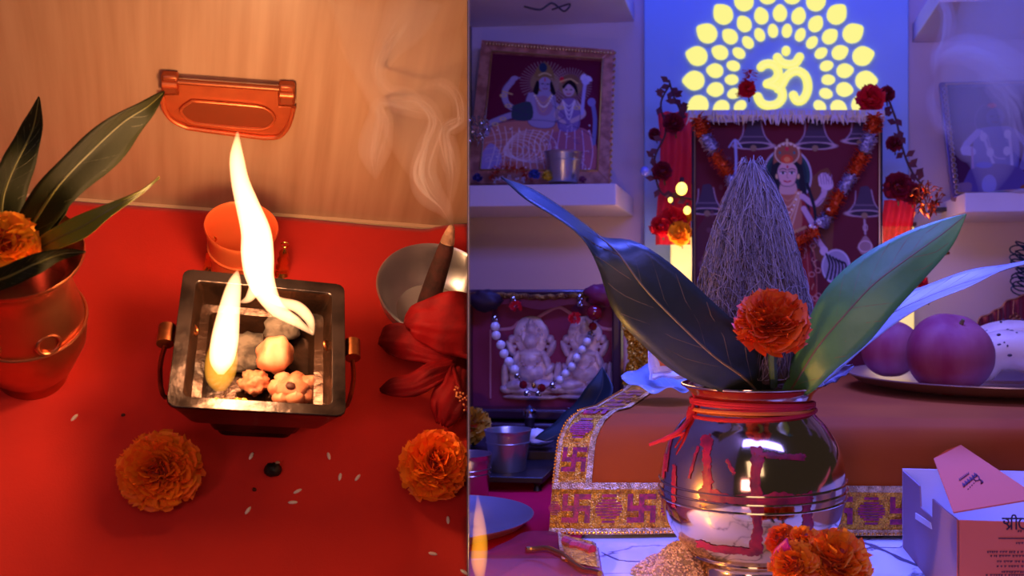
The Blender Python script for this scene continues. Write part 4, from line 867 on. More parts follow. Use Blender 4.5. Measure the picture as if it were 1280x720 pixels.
MB().tube([top_cl(i / 40, .25) + V(0, -.003, .001 * math.sin(i * 2.1)) for i in range(41)], .0034, 8).build('lace_edge', LACEG, tc_)
def poly_fold(px, py, d, rx, ry, sd): return MB().ball(R(px, py, d), (rx, .012, ry), 18, 12, amp=.35, fr=2.5, sd=sd)
poly_fold(606, 376, yc - .01, .022, .014, 3).build('cloth_knot', mat('dark_knot', (44, 16, 28), .6), tc_, angle=180)
poly_fold(755, 368, yc - .01, .026, .014, 5).build('cloth_knot', mat('maroon_satin'), tc_, angle=180)
# bead garland on the case
bg = thing('bead_garland', MR, R(664, 497, yc - .012), 'garland of pearly beads and red stones hung before the glass case', 'garland')
PRL = mat('pearl', (240, 228, 226), .15, coat=.6); RST = mat('red_stone', (130, 6, 26), .12, coat=.8); SPK = mat('silver_spacer', (220, 200, 180), .15, 1.0)
bd_ = MB()
yb = yc - .014
proto = None
for lst, r in ((((619, 408), (620, 419), (626, 431), (630, 442), (636, 452), (643, 462)), .0062), (((734, 427), (728, 437), (721, 447), (715, 458), (707, 467), (700, 475)), .0055)):
    for (x, y) in lst:
        p = R(x, y, yb)
        MB().ball(p, r, 16, 10).build('pearl_bead', PRL, bg)
for (x, y) in ((612, 376), (640, 382), (641, 374), (724, 372), (724, 380), (618, 398), (738, 417), (646, 470), (690, 482), (658, 492), (672, 492)): MB().ball(R(x, y, yb), .0036, 10, 6, amp=.5, fr=6).ball(R(x + 3, y + 2, yb), .002, 8, 5).build('spacer_bead', SPK, bg)
for (x, y) in ((654, 481), (677, 485), (741, 408)): MB().ball(R(x, y, yb), (.0058, .005, .0058), 4, 4).build('red_bead', RST, bg, smooth=False)
MB().ball(R(743, 391, yb), .0105, 18, 12).build('red_bead', RST, bg)
MB().ball(R(667, 482, yb), (.0028, .0028, .004), 10, 8).build('gold_bead', mat('zari_gold'), bg)
MB().tube([Vector(p) for p in cat([R(x, y, yb + .002) for x, y in ((610, 372), (618, 400), (628, 436), (646, 470), (666, 490), (690, 480), (720, 448), (738, 415), (742, 390), (738, 372))], 50)], .0006, 5).build('string', mat('burnt'), bg)
for (x, y) in ((645, 383), (718, 398)): tag(petals_ball(MB(), R(x, y, yb), .009, 20, (0, -1, .3), .5, int(x)).build('red_petal', mat('petal_red', (220, 24, 40), .5), None, MR, loc=R(x, y, yb), angle=180), 'small red petal %s on the glass fronted case' % ('left' if x < 700 else 'right'), 'petal')
# things before the case
marigold(MR, R(588, 533, 1.13), .0245, mat('marigold_yellow', (214, 160, 40), .6, island=(190, 130, 26)), 'yellow marigold at the divider before the glass fronted case', 51, (0, -.5, .8), 200)
wd = thing('white_dish', MR, R(672, 556, 1.14), 'small steel saucer with a white sweet before the glass case', 'saucer')
MB().lathe([(.0001, .0), (.012, 0), (.019, .004), (.0195, .005), (.012, .002), (.0001, .002)], R(672, 556, 1.14), 32).build('saucer', STEEL, wd)
tag(MB().ball(R(670, 545, 1.14), (.0125, .012, .009), 18, 12, amp=.2).build('white_sweet', mat('sweet_white', (235, 225, 220), .5), None, MR, loc=R(672, 553, 1.14)), 'round white sweet on the small steel saucer', 'sweet')
leaf('mango_leaf', MR, [(753, 458, 1.10, 754, 460, 1.10), (735, 482, 1.09, 766, 486, 1.08), (712, 510, 1.09, 752, 512, 1.07), (690, 530, 1.08, 724, 534, 1.06), (668, 548, 1.07, 690, 550, 1.06)], R, mat('leaf_teal', (22, 34, 34), .5), RIB, 'dark drooping leaf before the lower right of the glass case', fold=.15, veins=0, rib=.0006)  # blade is dark teal all over
cj = R(662, 520, 1.17); jw = thing('case_tassel', MR, cj + V(0, 0, -.018), 'dark tassel with metal collar hanging before the glass case', 'tassel')
MB().lathe([(.0001, -.018), (.006, -.016), (.0065, 0), (.007, .004), (.005, .010), (.0001, .014)], cj, 16).build('tassel_skirt', mat('dark_knot'), jw)
MB().lathe([(.007, -.002), (.0085, .0), (.0085, .007), (.006, .009)], cj, 16).build('collar', SPK, jw)
gt = R(786, 470, 1.22); gz = thing('gold_tinsel', MR, V(gt.x, gt.y, .107), 'crumpled sparkling gold tinsel right of the glass case', 'tinsel')
def tins(u, v):
    w = 22 * (1 - .55 * v) * (u - .5); p = R(787 + 6 * math.sin(v * 4) + w, 482 - 88 * v, 1.2); nz_ = noise.noise_vector(V(u * 7, v * 16, 1)); return p + V(nz_.x * .005, nz_.y * .012, nz_.z * .005)
MB().grid(tins, 16, 60).build('tinsel_sheet', mat('tinsel_gold', (255, 205, 70), .2, .6, bump=1, bs=260, vor=True, bd=.004), gz, smooth=False)
MB().grid(lambda u, v: tins(u, v) * 1 + V(.012, .01, -.004), 12, 40).build('tinsel_sheet', mat('tinsel_gold'), gz, smooth=False)
# pale betel leaf with a crumpled white packet
leaf('betel_leaf', MR, [(776, 470, .99, 777, 474, .99), (794, 461, 1.01, 796, 484, .965), (824, 456, 1.03, 826, 489, .955), (852, 460, 1.03, 856, 487, .96), (876, 474, 1.0, 878, 482, .98)], R, mat('leaf_silver', (160, 172, 190), .3, c2=(130, 146, 166), ns=14, bump=.25, bs=90), mat('rib_silver', (180, 190, 205), .4), 'pale silvery leaf lying on the orange cloth left of the pot', fold=-.12, wave=.05, rib=.0006)
pk = thing('paper_packet', MR, R(836, 476, .985), 'crumpled white paper packet with an orange patch on the silvery leaf', 'packet')
def pkt(u, v):
    l_ = (808 + 6 * v, 428 + 46 * v); r_ = (818 + 46 * v, 430 + 42 * v); p = R(l_[0] * (1 - u) + r_[0] * u, l_[1] * (1 - u) + r_[1] * u, 1.0 - .02 * v + .01 * math.sin(u * 6)); n_ = noise.noise_vector(V(u * 5, v * 5, 4)); return p + n_ * .003
PAP = mat('white_paper', (236, 232, 236), .6)
MB().grid(pkt, 16, 16).build('paper', PAP, pk, smooth=False, solid=.0005)
MB().grid(lambda u, v: pkt(.40 + .45 * u, .30 + .34 * v) + V(0, -.0022, 0), 8, 8).build('orange_patch', mat('packet_orange', (236, 120, 24), .5), pk, smooth=False)
MB().grid(lambda u, v: pkt(.1 + .9 * u, .80 + .18 * v) + V(0, -.008 * math.sin(PI * v) - .002, 0), 12, 8).build('paper_fold', PAP, pk, solid=.0005)
# ---- fruit plate
pc = V(xr(1245, 1.17), 1.165, .109); prd = .172
pl_ = thing('fruit_plate', MR, pc, 'wide steel plate of fruit on the orange cloth', 'plate')
MB().lathe([(.0001, .002), (prd * .78, .002), (prd * .92, .007), (prd * .985, .0145), (prd, .0155), (prd * 1.0, .0168), (prd * .98, .0165), (prd * .9, .0095), (prd * .77, .0045), (.0001, .0045)], pc, 96).build('plate_body', STEEL, pl_)
FRU = mat('fruit_skin', (140, 40, 62), .6, spec=.25, c2=(172, 92, 92), ns=9, lo=.35, hi=.75, stretch=(3, 3, .8), bump=.12, bs=80)
def fruit(px, py, y, r, sd, lab, tilt=(0, 0, 0), nm='pomegranate'):
    c = R(px, py, y); c.z = max(c.z, pc.z + .0045 + r * .90); rt = thing(nm, MR, c - V(0, 0, r * .9), lab, 'fruit')
    M_ = Matrix.Rotation(tilt[0], 3, 'X') @ Matrix.Rotation(tilt[1], 3, 'Y'); mb = MB()
    def fn(u, v):
        th = PI * v; a = 2 * PI * u; rr_ = r * (1 - .10 * math.exp(-(th / .35) ** 2) - .06 * math.exp(-((PI - th) / .3) ** 2)) * (1 + .018 * math.cos(5 * a + sd) * math.sin(th)); p = V(rr_ * math.sin(th) * math.cos(a), rr_ * math.sin(th) * math.sin(a), rr_ * math.cos(th) * .94); return c + M_ @ p
    mb.grid(fn, 40, 28, wrap=True).build('skin', FRU, rt, angle=180)
    MB().tube([c + M_ @ V(0, 0, r * .80), c + M_ @ V(.001, 0, r * .97)], [.0028, .0018], 8).build('stalk', mat('rib_brown'), rt)
    return rt
fruit(1187, 443, 1.06, .0455, 1, 'large round dusky red fruit at the front of the steel plate', (.5, .2, 0))
fruit(1114, 436, 1.17, .0350, 2, 'smaller round dusky red fruit at the left of the steel plate', (.3, -.4, 0))
BAN = mat('banana_skin', (226, 186, 150), .5, c2=(196, 140, 118), ns=22, lo=.45, hi=.7, bump=.1, bs=60)
SPOT = mat('banana_spot', (70, 40, 44), .6)
for k, (za, zb, ya, dy, lab) in enumerate(((443, 462, 1.12, 0, 'pale spotted banana at the front right of the steel plate'), (428, 437, 1.17, .0, 'pale spotted banana lying behind the front one on the plate'))):
    pts = [R(1216 + 6 * k, za + 30 - 14 * k, ya), R(1236 + 4 * k, za, ya), R(1275, za - 4, ya), R(1330, zb, ya), R(1370, zb + 14, ya)]
    P = [Vector(p) for p in cat(pts, 30)]; low = .109 + .0045 + .020
    P = [V(p.x, p.y, max(p.z, low)) for p in P]
    bn = thing('banana', MR, P[15] - V(0, 0, .0225), lab, 'fruit')
    MB().tube(P, [.007] + [.007 + .0155 * math.sin(min(1, i / 5) * PI / 2) for i in range(1, 25)] + [.020, .016, .012, .009, .006], 14).build('peel', BAN, bn, angle=70)
    rr = random.Random(k); mb = MB()
    for i in range(26):
        q = P[rr.randint(4, 24)]; a = rr.uniform(-.3, 2.2); mb.ball(q + V(rr.uniform(-.008, .008), -.0224 * math.cos(a), .0224 * math.sin(a)), (rr.uniform(.001, .003), .0009, rr.uniform(.001, .0022)), 7, 5)
    mb.build('dark_spots', SPOT, bn)['kind'] = 'stuff'
# ---- sweets box
BX0, BX1, BY0, BY1, BH = xr(1197, .68), xr(1197, .68) + .20, .68, .858, .0662
CARD = mat('pink_card', (226, 104, 62), .7, bump=.05, bs=60); CARDW = mat('white_card', (232, 226, 232), .7)
bx = thing('sweets_box', MR, V((BX0 + BX1) / 2, (BY0 + BY1) / 2, 0), 'open pink cardboard sweets box with printed front and raised flap', 'box')
tk = .0012; xb = xr(1128, BY1)
lw = lambda v, z: V(BX0 + (xb - BX0) * v, BY0 + (BY1 - BY0) * v, z)
MB().prism([lw(0, 0), lw(0, BH), lw(.18, BH - .001), lw(.40, BH - .001), lw(.40, BH - .016), lw(.62, BH - .016), lw(.64, BH), lw(1, BH), lw(1, 0)], V(tk, 0, 0)).build('side_panel', mat('lilac_card', (160, 126, 140), .7), bx, smooth=False)
MB().prism([lw(.40, BH - .024), lw(.42, BH - .020), lw(.70, BH - .024), lw(.70, BH - .029)], V(-.0009, 0, 0)).build('lock_tab', CARDW, bx, smooth=False)
MB().box((BX0 - .0003, BY0, 0), (BX1, BY0 + tk, BH)).build('front_panel', CARD, bx, smooth=False)
MB().box((xb, BY1 - tk, 0), (BX1, BY1, BH + .002)).build('back_panel', CARDW, bx, smooth=False)
MB().box((BX1 - tk, BY0, 0), (BX1, BY1, BH)).build('side_panel', CARDW, bx, smooth=False)
MB().box((BX0 + .001, BY0 + tk, .0003), (BX1 - tk, BY1 - tk, .0015)).build('base_panel', CARDW, bx, smooth=False)
FA, FB, FC, FD = R(1192, 640, .682), R(1167, 573, .738), R(1201, 556, .752), R(1300, 622, .688)
fn_ = (FB - FA).cross(FD - FA).normalized(); fn_ = fn_ if fn_.y > 0 else -fn_
MB().prism([FA, FB, FB * .55 + FC * .45 + V(0, 0, .0015), FC, FD], fn_ * tk).build('flap', CARD, bx, smooth=False)
INK = mat('ink_violet', (84, 26, 60), .7); INKD = mat('ink_dark', (40, 14, 26), .7)
ff = lambda px, py: R(px, py, BY0 - .0006)
def ink(mb, strokes, w, P, n=None):
    for st in strokes:
        pts = [P(*q) for q in st]
        mb.tube([Vector(p) for p in cat(pts, 5 * len(pts))] if len(pts) > 2 else pts, w, 6, flat=(0, 1, 0))
    return mb
tx = MB()                                     # श्री G... in brush strokes
S_ = lambda pts: [(1253 + (x - 700) * .347, 644 + (y - 500) * .347) for x, y in pts]
ink(tx, [S_([(698, 512), (775, 512)]), S_([(712, 513), (721, 518), (721, 527), (712, 530), (705, 525), (708, 519)]), S_([(714, 530), (722, 538), (726, 545)]), S_([(733, 512), (733, 552)]), S_([(733, 534), (723, 545), (715, 552)]),
         S_([(750, 512), (750, 552)]), S_([(733, 511), (737, 501), (746, 501), (750, 512)]), S_([(786, 516), (770, 512), (760, 526), (764, 543), (778, 549), (790, 542)]), S_([(790, 542), (791, 531), (780, 531)]), S_([(800, 514), (800, 550)]), S_([(800, 514), (815, 518), (815, 530), (800, 533)])], .00055, ff)
tx.build('shop_lettering', INKD, bx)
ln = MB(); ink(ln, [[(1248, 673), (1300, 673)]], .0004, ff); ln.build('printed_rule', INKD, bx)
rr = random.Random(12); sm_ = MB()
for y, xa in ((664, 1272), (679, 1270), (690, 1234), (695, 1238), (702, 1246), (708, 1246), (715, 1252), (719, 1232)):
    x = xa
    while x < 1300:
        w_ = rr.uniform(1.5, 4); ink(sm_, [[(x, y - .9), (x + w_, y - .9)]], .00022, ff)
        for q in range(2): ink(sm_, [[(x + w_ * (.3 + .4 * q), y - .9), (x + w_ * (.2 + .4 * q), y + rr.uniform(.6, 1.6))]], .0002, ff)
        x += w_ + rr.choice((.5, .5, 2.2))
sm_.build('small_print', INKD, bx)
stp = MB()
def fl_p(u, v): return FA + (FD - FA) * u + (FB - FA) * v - fn_ * .0006
ink(stp, [[(.20, .50), (.34, .60)]], .0003, fl_p)
for i in range(7): ink(stp, [[(.20 + i * .022, .51 + i * .014), (.207 + i * .022, .545 + i * .014)]], .00035, fl_p)
for i in range(6):
    u0, v0 = .22 + i * .036, .385 + i * .028; ink(stp, [[(u0, v0), (u0 + .004, v0 + .07)], [(u0, v0), (u0 + .02, v0 + .02), (u0 + .016, v0 + .05)]], .0005, fl_p)
for i in range(5): ink(stp, [[(.25 + i * .03, .325 + i * .028), (.265 + i * .03, .335 + i * .028)]], .0004, fl_p)
a_ = [(.40 + .035 * math.cos(k), .50 + .05 * math.sin(k)) for k in np.linspace(0, 6.28, 12)]; ink(stp, [a_], .0004, fl_p); ink(stp, [[(.43, .46), (.45, .41), (.42, .39)]], .0007, fl_p)
stp.build('stamped_mark', INK, bx)
# ---- shelves
SHW = mat('shelf_white', (226, 214, 224), .45)
YF = 1.38
zl1, zl0 = zr(228, YF), zr(255.5, YF)
tag(MB().box((xr(560, YF) - .1, YF, zl0), (xr(770, YF), YB - .001, zl1)).build('shelf', SHW, None, MR, loc=V(xr(690, YF), 1.5, zl0), smooth=False, bevel=.0015), 'white shelf at left carrying the gilt framed couple picture', 'shelf')
zr1, zr0 = zr(245, YF), zr(268.5, YF)
tag(MB().box((xr(1206, YF), YF, zr0), (1.0, YB - .001, zr1)).build('shelf', SHW, None, MR, loc=V(xr(1260, YF), 1.5, zr0), smooth=False, bevel=.0015), 'white shelf at right carrying the smoky picture', 'shelf')
zu = zr(25, YB)
tag(MB().box((XL, YF, zu), (xr(793, YB), YB - .001, zu + .03)).build('shelf', SHW, None, MR, loc=V(xr(690, YF), 1.5, zu), smooth=False, bevel=.0015), 'upper white shelf at top left, seen from below', 'shelf')
zu2 = zr(62, YB)
tag(MB().box((xr(1140, YB), YF, zu2), (1.0, YB - .001, zu2 + .03)).build('shelf', SHW, None, MR, loc=V(xr(1240, YF), 1.5, zu2), smooth=False, bevel=.0015), 'upper white shelf at top right behind the smoke', 'shelf')
tag(MB().box((xr(590, YB) - .004, YB - .008, zl1), (xr(590, YB), YB - .001, zu)).build('trim_2', mat('corner_line_dark', (90, 78, 96), .6), None, MR, smooth=False), 'dark line in the left corner of the niche', 'trim', kind='structure')  # narrow dark strip up the left corner of the niche
CBL = mat('cable_grey', (60, 54, 70), .6)
tag(MB().tube([Vector(p) for p in cat([R(655, 8, 1.47), R(675, 12, 1.47), R(690, 4, 1.47), R(705, 14, 1.47), R(712, 5, 1.47), R(690, 12, 1.48)], 40)], .0016, 6).build('cable', CBL, None, MR, loc=R(690, 4, 1.47)), 'tangled dark cable under the upper left shelf', 'cable')
# ---- picture of the couple (left)
SK1, SK2, PALE, ORP = (176, 160, 190), (214, 180, 180), (214, 204, 226), (206, 130, 110)
cv = Canvas([(617, 67), (752, 76), (745, 228), (599, 228)], 190, 220, (104, 18, 52))
cv.ell(680, 150, 70, 60, (118, 26, 60), 0, .5)
for cx, cy, r0_, r1_ in ((681, 108, 18, 31), (712, 112, 14, 26)):
    for k in range(44):
        a = 2 * PI * k / 44; cv.line([(cx + r0_ * math.cos(a), cy + r0_ * math.sin(a)), (cx + r1_ * math.cos(a), cy + r1_ * math.sin(a))], 1.0, (190, 160, 150), False, .7)
    cv.ell(cx, cy, r0_, r0_, (160, 128, 90))
cv.poly([(606, 172), (625, 162), (660, 158), (690, 160), (712, 176), (690, 200), (686, 228), (602, 228), (600, 200)], ORP)
cv.poly([(690, 176), (720, 168), (740, 182), (744, 228), (682, 228)], (196, 110, 120))
cv.poly([(600, 205), (612, 190), (625, 205), (622, 228), (600, 228)], (170, 150, 200))
for k in range(9): cv.line([(612 + k * 9, 166 + k), (618 + k * 7, 190), (608 + k * 9, 226)], 1.0, (236, 214, 214))
for k in range(7): cv.ring(640 + k * 4, 200 - k, 12 + k * 3, 9 + k * 2, 1.0, (240, 210, 210), .8)
for k in range(30): rr = random.Random(k); cv.ell(rr.uniform(605, 740), rr.uniform(165, 226), 1.0, 1.0, (250, 236, 232))
cv.line([(655, 150), (634, 138), (631, 120), (640, 106)], 8, SK1); cv.ell(643, 102, 5, 3.5, SK1, -20); cv.line([(628, 120), (640, 124)], 2, (220, 190, 120)); cv.line([(640, 102), (650, 101)], 1.6, SK1)
cv.poly([(660, 122), (690, 120), (694, 145), (690, 168), (662, 166), (656, 140)], SK1)
cv.line([(662, 146), (640, 152), (612, 164), (606, 178)], 8, SK1); cv.line([(690, 135), (706, 150), (692, 158)], 7, SK1)
cv.poly([(640, 140), (662, 134), (664, 158), (640, 158)], (60, 76, 84))
cv.poly([(668, 98), (672, 86), (681, 78), (690, 88), (693, 104), (688, 100), (674, 102)], (150, 120, 70)); cv.ell(679, 86, 5, 7, (40, 60, 90)); cv.ell(681, 110, 8, 10.5, SK1); cv.poly([(671, 104), (666, 120), (672, 124), (674, 108)], (30, 20, 30)); cv.poly([(689, 104), (694, 122), (689, 124), (687, 110)], (30, 20, 30))
cv.ell(678, 109, 1.8, .8, (20, 14, 24)); cv.ell(684.5, 109.5, 1.8, .8, (20, 14, 24)); cv.line([(678.5, 115.5), (681, 116.4), (684, 115.5)], 1.2, (150, 60, 80)); cv.line([(681, 101), (681, 105)], 1.3, (220, 40, 40)); cv.line([(681.5, 109), (681, 113)], .8, (140, 120, 150))
for k in range(3): cv.line([(668, 124), (678, 136 + 6 * k), (689, 124)], 1.3, (236, 206, 150))
cv.poly([(668, 128), (682, 126), (690, 140), (684, 152), (672, 150)], (190, 110, 110), True, .5)
cv.ell(712, 104, 11, 9, (140, 100, 70)); cv.ell(710, 117, 7.2, 9.5, SK2); cv.poly([(702, 112), (712, 103), (720, 112), (721, 126), (717, 116), (710, 109), (704, 116)], (28, 16, 26)); cv.ell(702, 103, 3, 4, (226, 40, 60))
cv.ell(707, 117, 1.6, .8, (20, 14, 24)); cv.ell(713, 117, 1.6, .8, (20, 14, 24)); cv.line([(707.5, 122.5), (710, 123.3), (712.5, 122.4)], 1.2, (190, 40, 60)); cv.line([(700, 106), (712, 102), (721, 108)], 1.8, (236, 200, 120))
cv.poly([(702, 130), (718, 130), (724, 150), (720, 172), (698, 172), (696, 148)], (150, 120, 170)); cv.line([(718, 134), (728, 150), (714, 160)], 6, SK2); cv.line([(702, 136), (694, 152), (704, 162)], 5, SK2)
for k in range(4): cv.line([(702, 131), (710, 140 + 6 * k), (718, 131)], 1.2, (240, 224, 226))
cv.line([(726, 150), (728, 128), (730, 110)], 4, (190, 180, 220)); cv.ell(731, 104, 5, 6, (206, 200, 236)); cv.ell(728, 99, 3, 5, (220, 214, 240), 30); cv.ell(735, 101, 3, 5, (220, 214, 240), -40)
cv.line([(740, 140), (742, 160), (740, 190)], 5, (130, 130, 180)); cv.ell(738, 134, 5, 6, (150, 140, 190))
for k in range(6): cv.line([(690 + k * 9, 172), (684 + k * 11, 200), (690 + k * 9, 226)], 1.0, (230, 190, 220))
for k in range(5): cv.line([(605, 182 + 8 * k), (640, 176 + 9 * k), (684, 186 + 8 * k)], .8, (236, 206, 196), True, .7)
OUT = (70, 54, 96)
for p_ in ([(651, 148), (630, 138), (627, 120), (637, 104)], [(659, 152), (640, 145), (634, 136)], [(660, 122), (656, 140), (662, 166), (690, 168), (694, 145), (690, 121)], [(611, 168), (640, 157), (662, 151)], [(612, 159), (640, 147), (662, 141)], [(702, 130), (696, 148), (698, 172)], [(718, 130), (724, 150), (720, 172)], [(690, 139), (705, 153), (692, 161)], [(606, 172), (625, 163), (660, 159), (690, 161), (720, 169), (740, 182)]):
    cv.line(p_, .9, OUT, True, .75)
for p_ in ((629, 126), (635, 140), (700, 142), (720, 142), (618, 165), (628, 158)): cv.ring(p_[0], p_[1], 3.4, 2, 1.3, (230, 200, 130))
for k in range(14): cv.ell(668 + 22 * k / 13, 126 + 15 * math.sin(PI * k / 13), 1.1, 1.1, (250, 240, 230))
for k in range(9): cv.ell(674 + k * 1.8, 97 - 3 * math.sin(PI * k / 8), .9, .9, (250, 226, 160))
for k in range(60): rr = random.Random(k + 300); x_, y_ = rr.uniform(604, 738), rr.uniform(168, 226); cv.line([(x_, y_), (x_ + rr.uniform(2, 6), y_ + rr.uniform(-4, 4)), (x_ + rr.uniform(4, 9), y_ + rr.uniform(-2, 6))], .8, rr.choice(((236, 216, 226), (120, 80, 130), (226, 160, 150))), True, .7)
fr_ = thing('framed_picture', MR, R(676, 228, 1.45), 'gilt framed devotional picture of a seated couple on the left shelf', 'picture')
GF = mat('gilt_rose', (236, 168, 140), .38, .45, c2=(196, 126, 104), ns=60, bump=.5, bs=160)
framed(fr_, [R(602, 49, 1.545), R(768.5, 61.5, 1.545), R(762, 229, 1.43), R(583, 229, 1.43)], .088, .085, .012, GF, cv, pane=False)
mb = MB()                                      # beaded right edge of the frame
for k in range(22): f = k / 21; mb.ball(R(768.5 - 5.5 * f, 66 + 160 * f, 1.540 - .11 * f), .0024, 8, 6)
mb.build('rope_moulding', mat('gilt'), fr_)
mb = MB()
for k in range(40): f = k / 39; mb.ball(R(608 + 155 * f, 54 + 12 * f, 1.537), (.0022, .0016, .0030), 8, 6)
mb.build('rope_moulding', mat('gilt'), fr_)
# on the shelf before it
cup(704, 190, 228.5, 49, 38, 1.415, 'steel tumbler on the left shelf before the couple picture', name='steel_tumbler')
tl = R(590, 165, 1.40)
def tinsel(c, r, n, m, lab, loc):
    rr = random.Random(n); mb = MB()
    for i in range(n):
        p = c + V(rr.uniform(-r, r), rr.uniform(-.01, .01), rr.uniform(-r, r) * 1.1); q = p + V(rr.uniform(-.012, .012), rr.uniform(-.01, .01), rr.uniform(-.012, .012)); mb.tube([p, (p + q) / 2 + V(0, 0, .004), q], [.0004, .0016, .0004], 4)
    return tag(mb.build('tinsel_ornament', m, None, MR, loc=loc, smooth=False), lab, 'tinsel')
tinsel(R(596, 165, 1.40), .016, 70, mat('tinsel_silver', (226, 216, 200), .12, 1.0), 'silver tinsel ornament at the divider before the gilt frame', R(596, 228, 1.40))
gd = thing('flower_arc', MR, R(637, 228, 1.40), 'short orange flower garland curled on the left shelf', 'garland')
fluff(MB(), [R(614, 224, 1.40), R(620, 213, 1.40), R(637, 209, 1.40), R(654, 213, 1.40), R(660, 225, 1.40)], .0085, 260, 3).build('orange_tufts', mat('tuft_orange', (226, 84, 20), .6, island=(190, 60, 20)), gd, angle=180)
fluff(MB(), [R(618, 226, 1.39), R(638, 222, 1.39), R(655, 226, 1.39)], .005, 120, 4).build('white_tufts', mat('tuft_white', (220, 214, 226), .6), gd, angle=180)
for (x, y, r, c, lab) in ((668, 219, .009, (50, 70, 150), 'blue blossom on the left shelf'), (685, 221, .009, (206, 170, 30), 'yellow blossom beside the steel tumbler on the left shelf'), (597, 223, .008, (44, 40, 110), 'dark blue blossom at the divider end of the left shelf'), (728, 225, .006, (120, 40, 80), 'small dark red blossom right of the steel tumbler')):
    b_ = thing('blossom', MR, V(*R(x, 228, 1.40)), lab, 'flower'); petals_ball(MB(), R(x, y, 1.40), r, 46, (0, -.5, .8), .7, x).build('petals', mat('blossom%d' % x, c, .6), b_, angle=180); MB().ball(R(x, y, 1.40) + V(0, -.001, .001), r * .6, 10, 6).build('flower_heart', mat('blossom%d' % x), b_)
# ---- central picture
cv = Canvas([(869, 152), (1098, 150), (1099, 470), (868, 470)], 230, 320, (104, 12, 30))
cv.soft = .8
cv.poly([(1012, 230), (1040, 220), (1040, 330), (1015, 320)], (130, 80, 40), True, .6)
cv.poly([(868, 300), (900, 260), (910, 330), (905, 420), (868, 420)], (92, 40, 44), True, .8)
for (cx, cy, s) in ((943, 184, 1.0), (1020, 184, 1.0), (1081, 272, .9), (1075, 178, .8), (884, 270, .9)):
    cv.poly([(cx - 6 * s, cy - 36 * s), (cx + 6 * s, cy - 36 * s), (cx + 12 * s, cy - 14 * s), (cx + 24 * s, cy + 2 * s), (cx - 24 * s, cy + 2 * s), (cx - 12 * s, cy - 14 * s)], (74, 54, 74))
    cv.line([(cx - 12 * s, cy - 30 * s), (cx - 14 * s, cy - 12 * s), (cx - 24 * s, cy + 2 * s)], 1.4, (176, 150, 170)); cv.line([(cx + 9 * s, cy - 32 * s), (cx + 14 * s, cy - 12 * s), (cx + 25 * s, cy + 2 * s)], 1.4, (176, 150, 170)); cv.ell(cx, cy + 2 * s, 24 * s, 4 * s, (50, 34, 46)); cv.ring(cx, cy + 2 * s, 24 * s, 4.5 * s, 1.4, (190, 160, 170)); cv.ell(cx, cy + 5 * s, 4, 4, (150, 120, 90)); cv.line([(cx - 16 * s, cy - 10 * s), (cx + 13 * s, cy - 10 * s)], 1.1, (140, 116, 130))
cv.line([(1081, 282), (1082, 300)], 2.4, (190, 160, 170)); cv.ring(1082, 292, 2.5, 4, 1, (200, 170, 180)); cv.poly([(1072, 318), (1082, 302), (1092, 318), (1086, 326), (1078, 326)], (170, 130, 130)); cv.ring(1082, 316, 8, 7, 1.2, (220, 190, 190))
cv.ell(985, 226, 30, 36, (40, 74, 70)); cv.ring(985, 226, 30, 36, 2.2, (190, 180, 200)); cv.ell(985, 226, 25, 31, (26, 46, 52))
cv.line([(920, 180), (921, 210), (918, 240)], 3.4, (176, 176, 220)); cv.line([(912, 188), (920, 178), (928, 188)], 1.8, (176, 176, 220))
cv.poly([(966, 250), (986, 240), (1012, 250), (1020, 280), (1014, 330), (1026, 400), (1020, 470), (950, 470), (960, 390), (962, 320), (955, 285)], (150, 30, 28))
cv.poly([(970, 246), (985, 242), (1000, 246), (1004, 275), (1000, 296), (974, 296), (968, 275)], (186, 110, 80)); cv.poly([(968, 196), (962, 250), (970, 270), (975, 230)], (24, 14, 24)); cv.poly([(1002, 200), (1010, 250), (1014, 272), (1000, 240)], (24, 14, 24))
cv.poly([(978, 232), (994, 232), (996, 248), (976, 248)], (214, 170, 160)); cv.ell(985.5, 222, 12.5, 16, (222, 176, 172)); cv.poly([(971, 222), (972, 204), (985, 199), (1000, 204), (1000, 224), (996, 212), (985, 207), (975, 212)], (20, 12, 20))
cv.poly([(968, 210), (970, 190), (985, 180), (1001, 190), (1003, 210), (996, 206), (985, 203), (975, 206)], (160, 90, 60)); cv.ell(985, 204, 8, 6.5, (220, 80, 40)); cv.ell(985, 204, 4, 3.4, (240, 150, 80)); cv.ring(985, 196, 15, 14, 1.6, (220, 190, 160)); 
for k in range(7): cv.ell(971 + k * 4.7, 189 - 6 * math.sin(PI * k / 6), 1.8, 1.8, (230, 206, 190))
for ex in (980, 991): cv.ell(ex, 221.5, 3.4, 1.9, (240, 232, 236)); cv.ell(ex, 221.5, 1.8, 1.8, (14, 8, 16)); cv.line([(ex - 4.5, 217.6), (ex, 215.8), (ex + 4.4, 217.6)], 1.2, (20, 10, 20)); cv.line([(ex - 4, 220.4), (ex, 219.3), (ex + 4, 220.5)], 1.0, (14, 8, 16))
cv.line([(985.6, 221), (984.8, 227), (986.6, 228)], .9, (176, 120, 130)); cv.line([(981.5, 232), (985.5, 233.2), (989.5, 232)], 1.8, (190, 30, 50)); cv.ell(985.5, 213.5, 1.3, 2, (200, 20, 30)); cv.ell(972.5, 226, 1.8, 3.4, (230, 190, 140)); cv.ell(999, 226, 1.8, 3.4, (230, 190, 140))
for k in range(6): cv.line([(973 - k * .6, 246), (986, 258 + 8 * k), (999 + k * .8, 246)], 1.5, (226, 190, 160) if k % 2 else (206, 140, 100))
cv.line([(1004, 252), (1020, 262), (1030, 250), (1032, 236)], 7.5, (206, 170, 186)); cv.poly([(1025, 238), (1024, 226), (1031, 221), (1040, 228), (1042, 240), (1034, 244)], (214, 186, 206)); cv.line([(1031, 222), (1036, 232)], 1.0, (150, 110, 140))
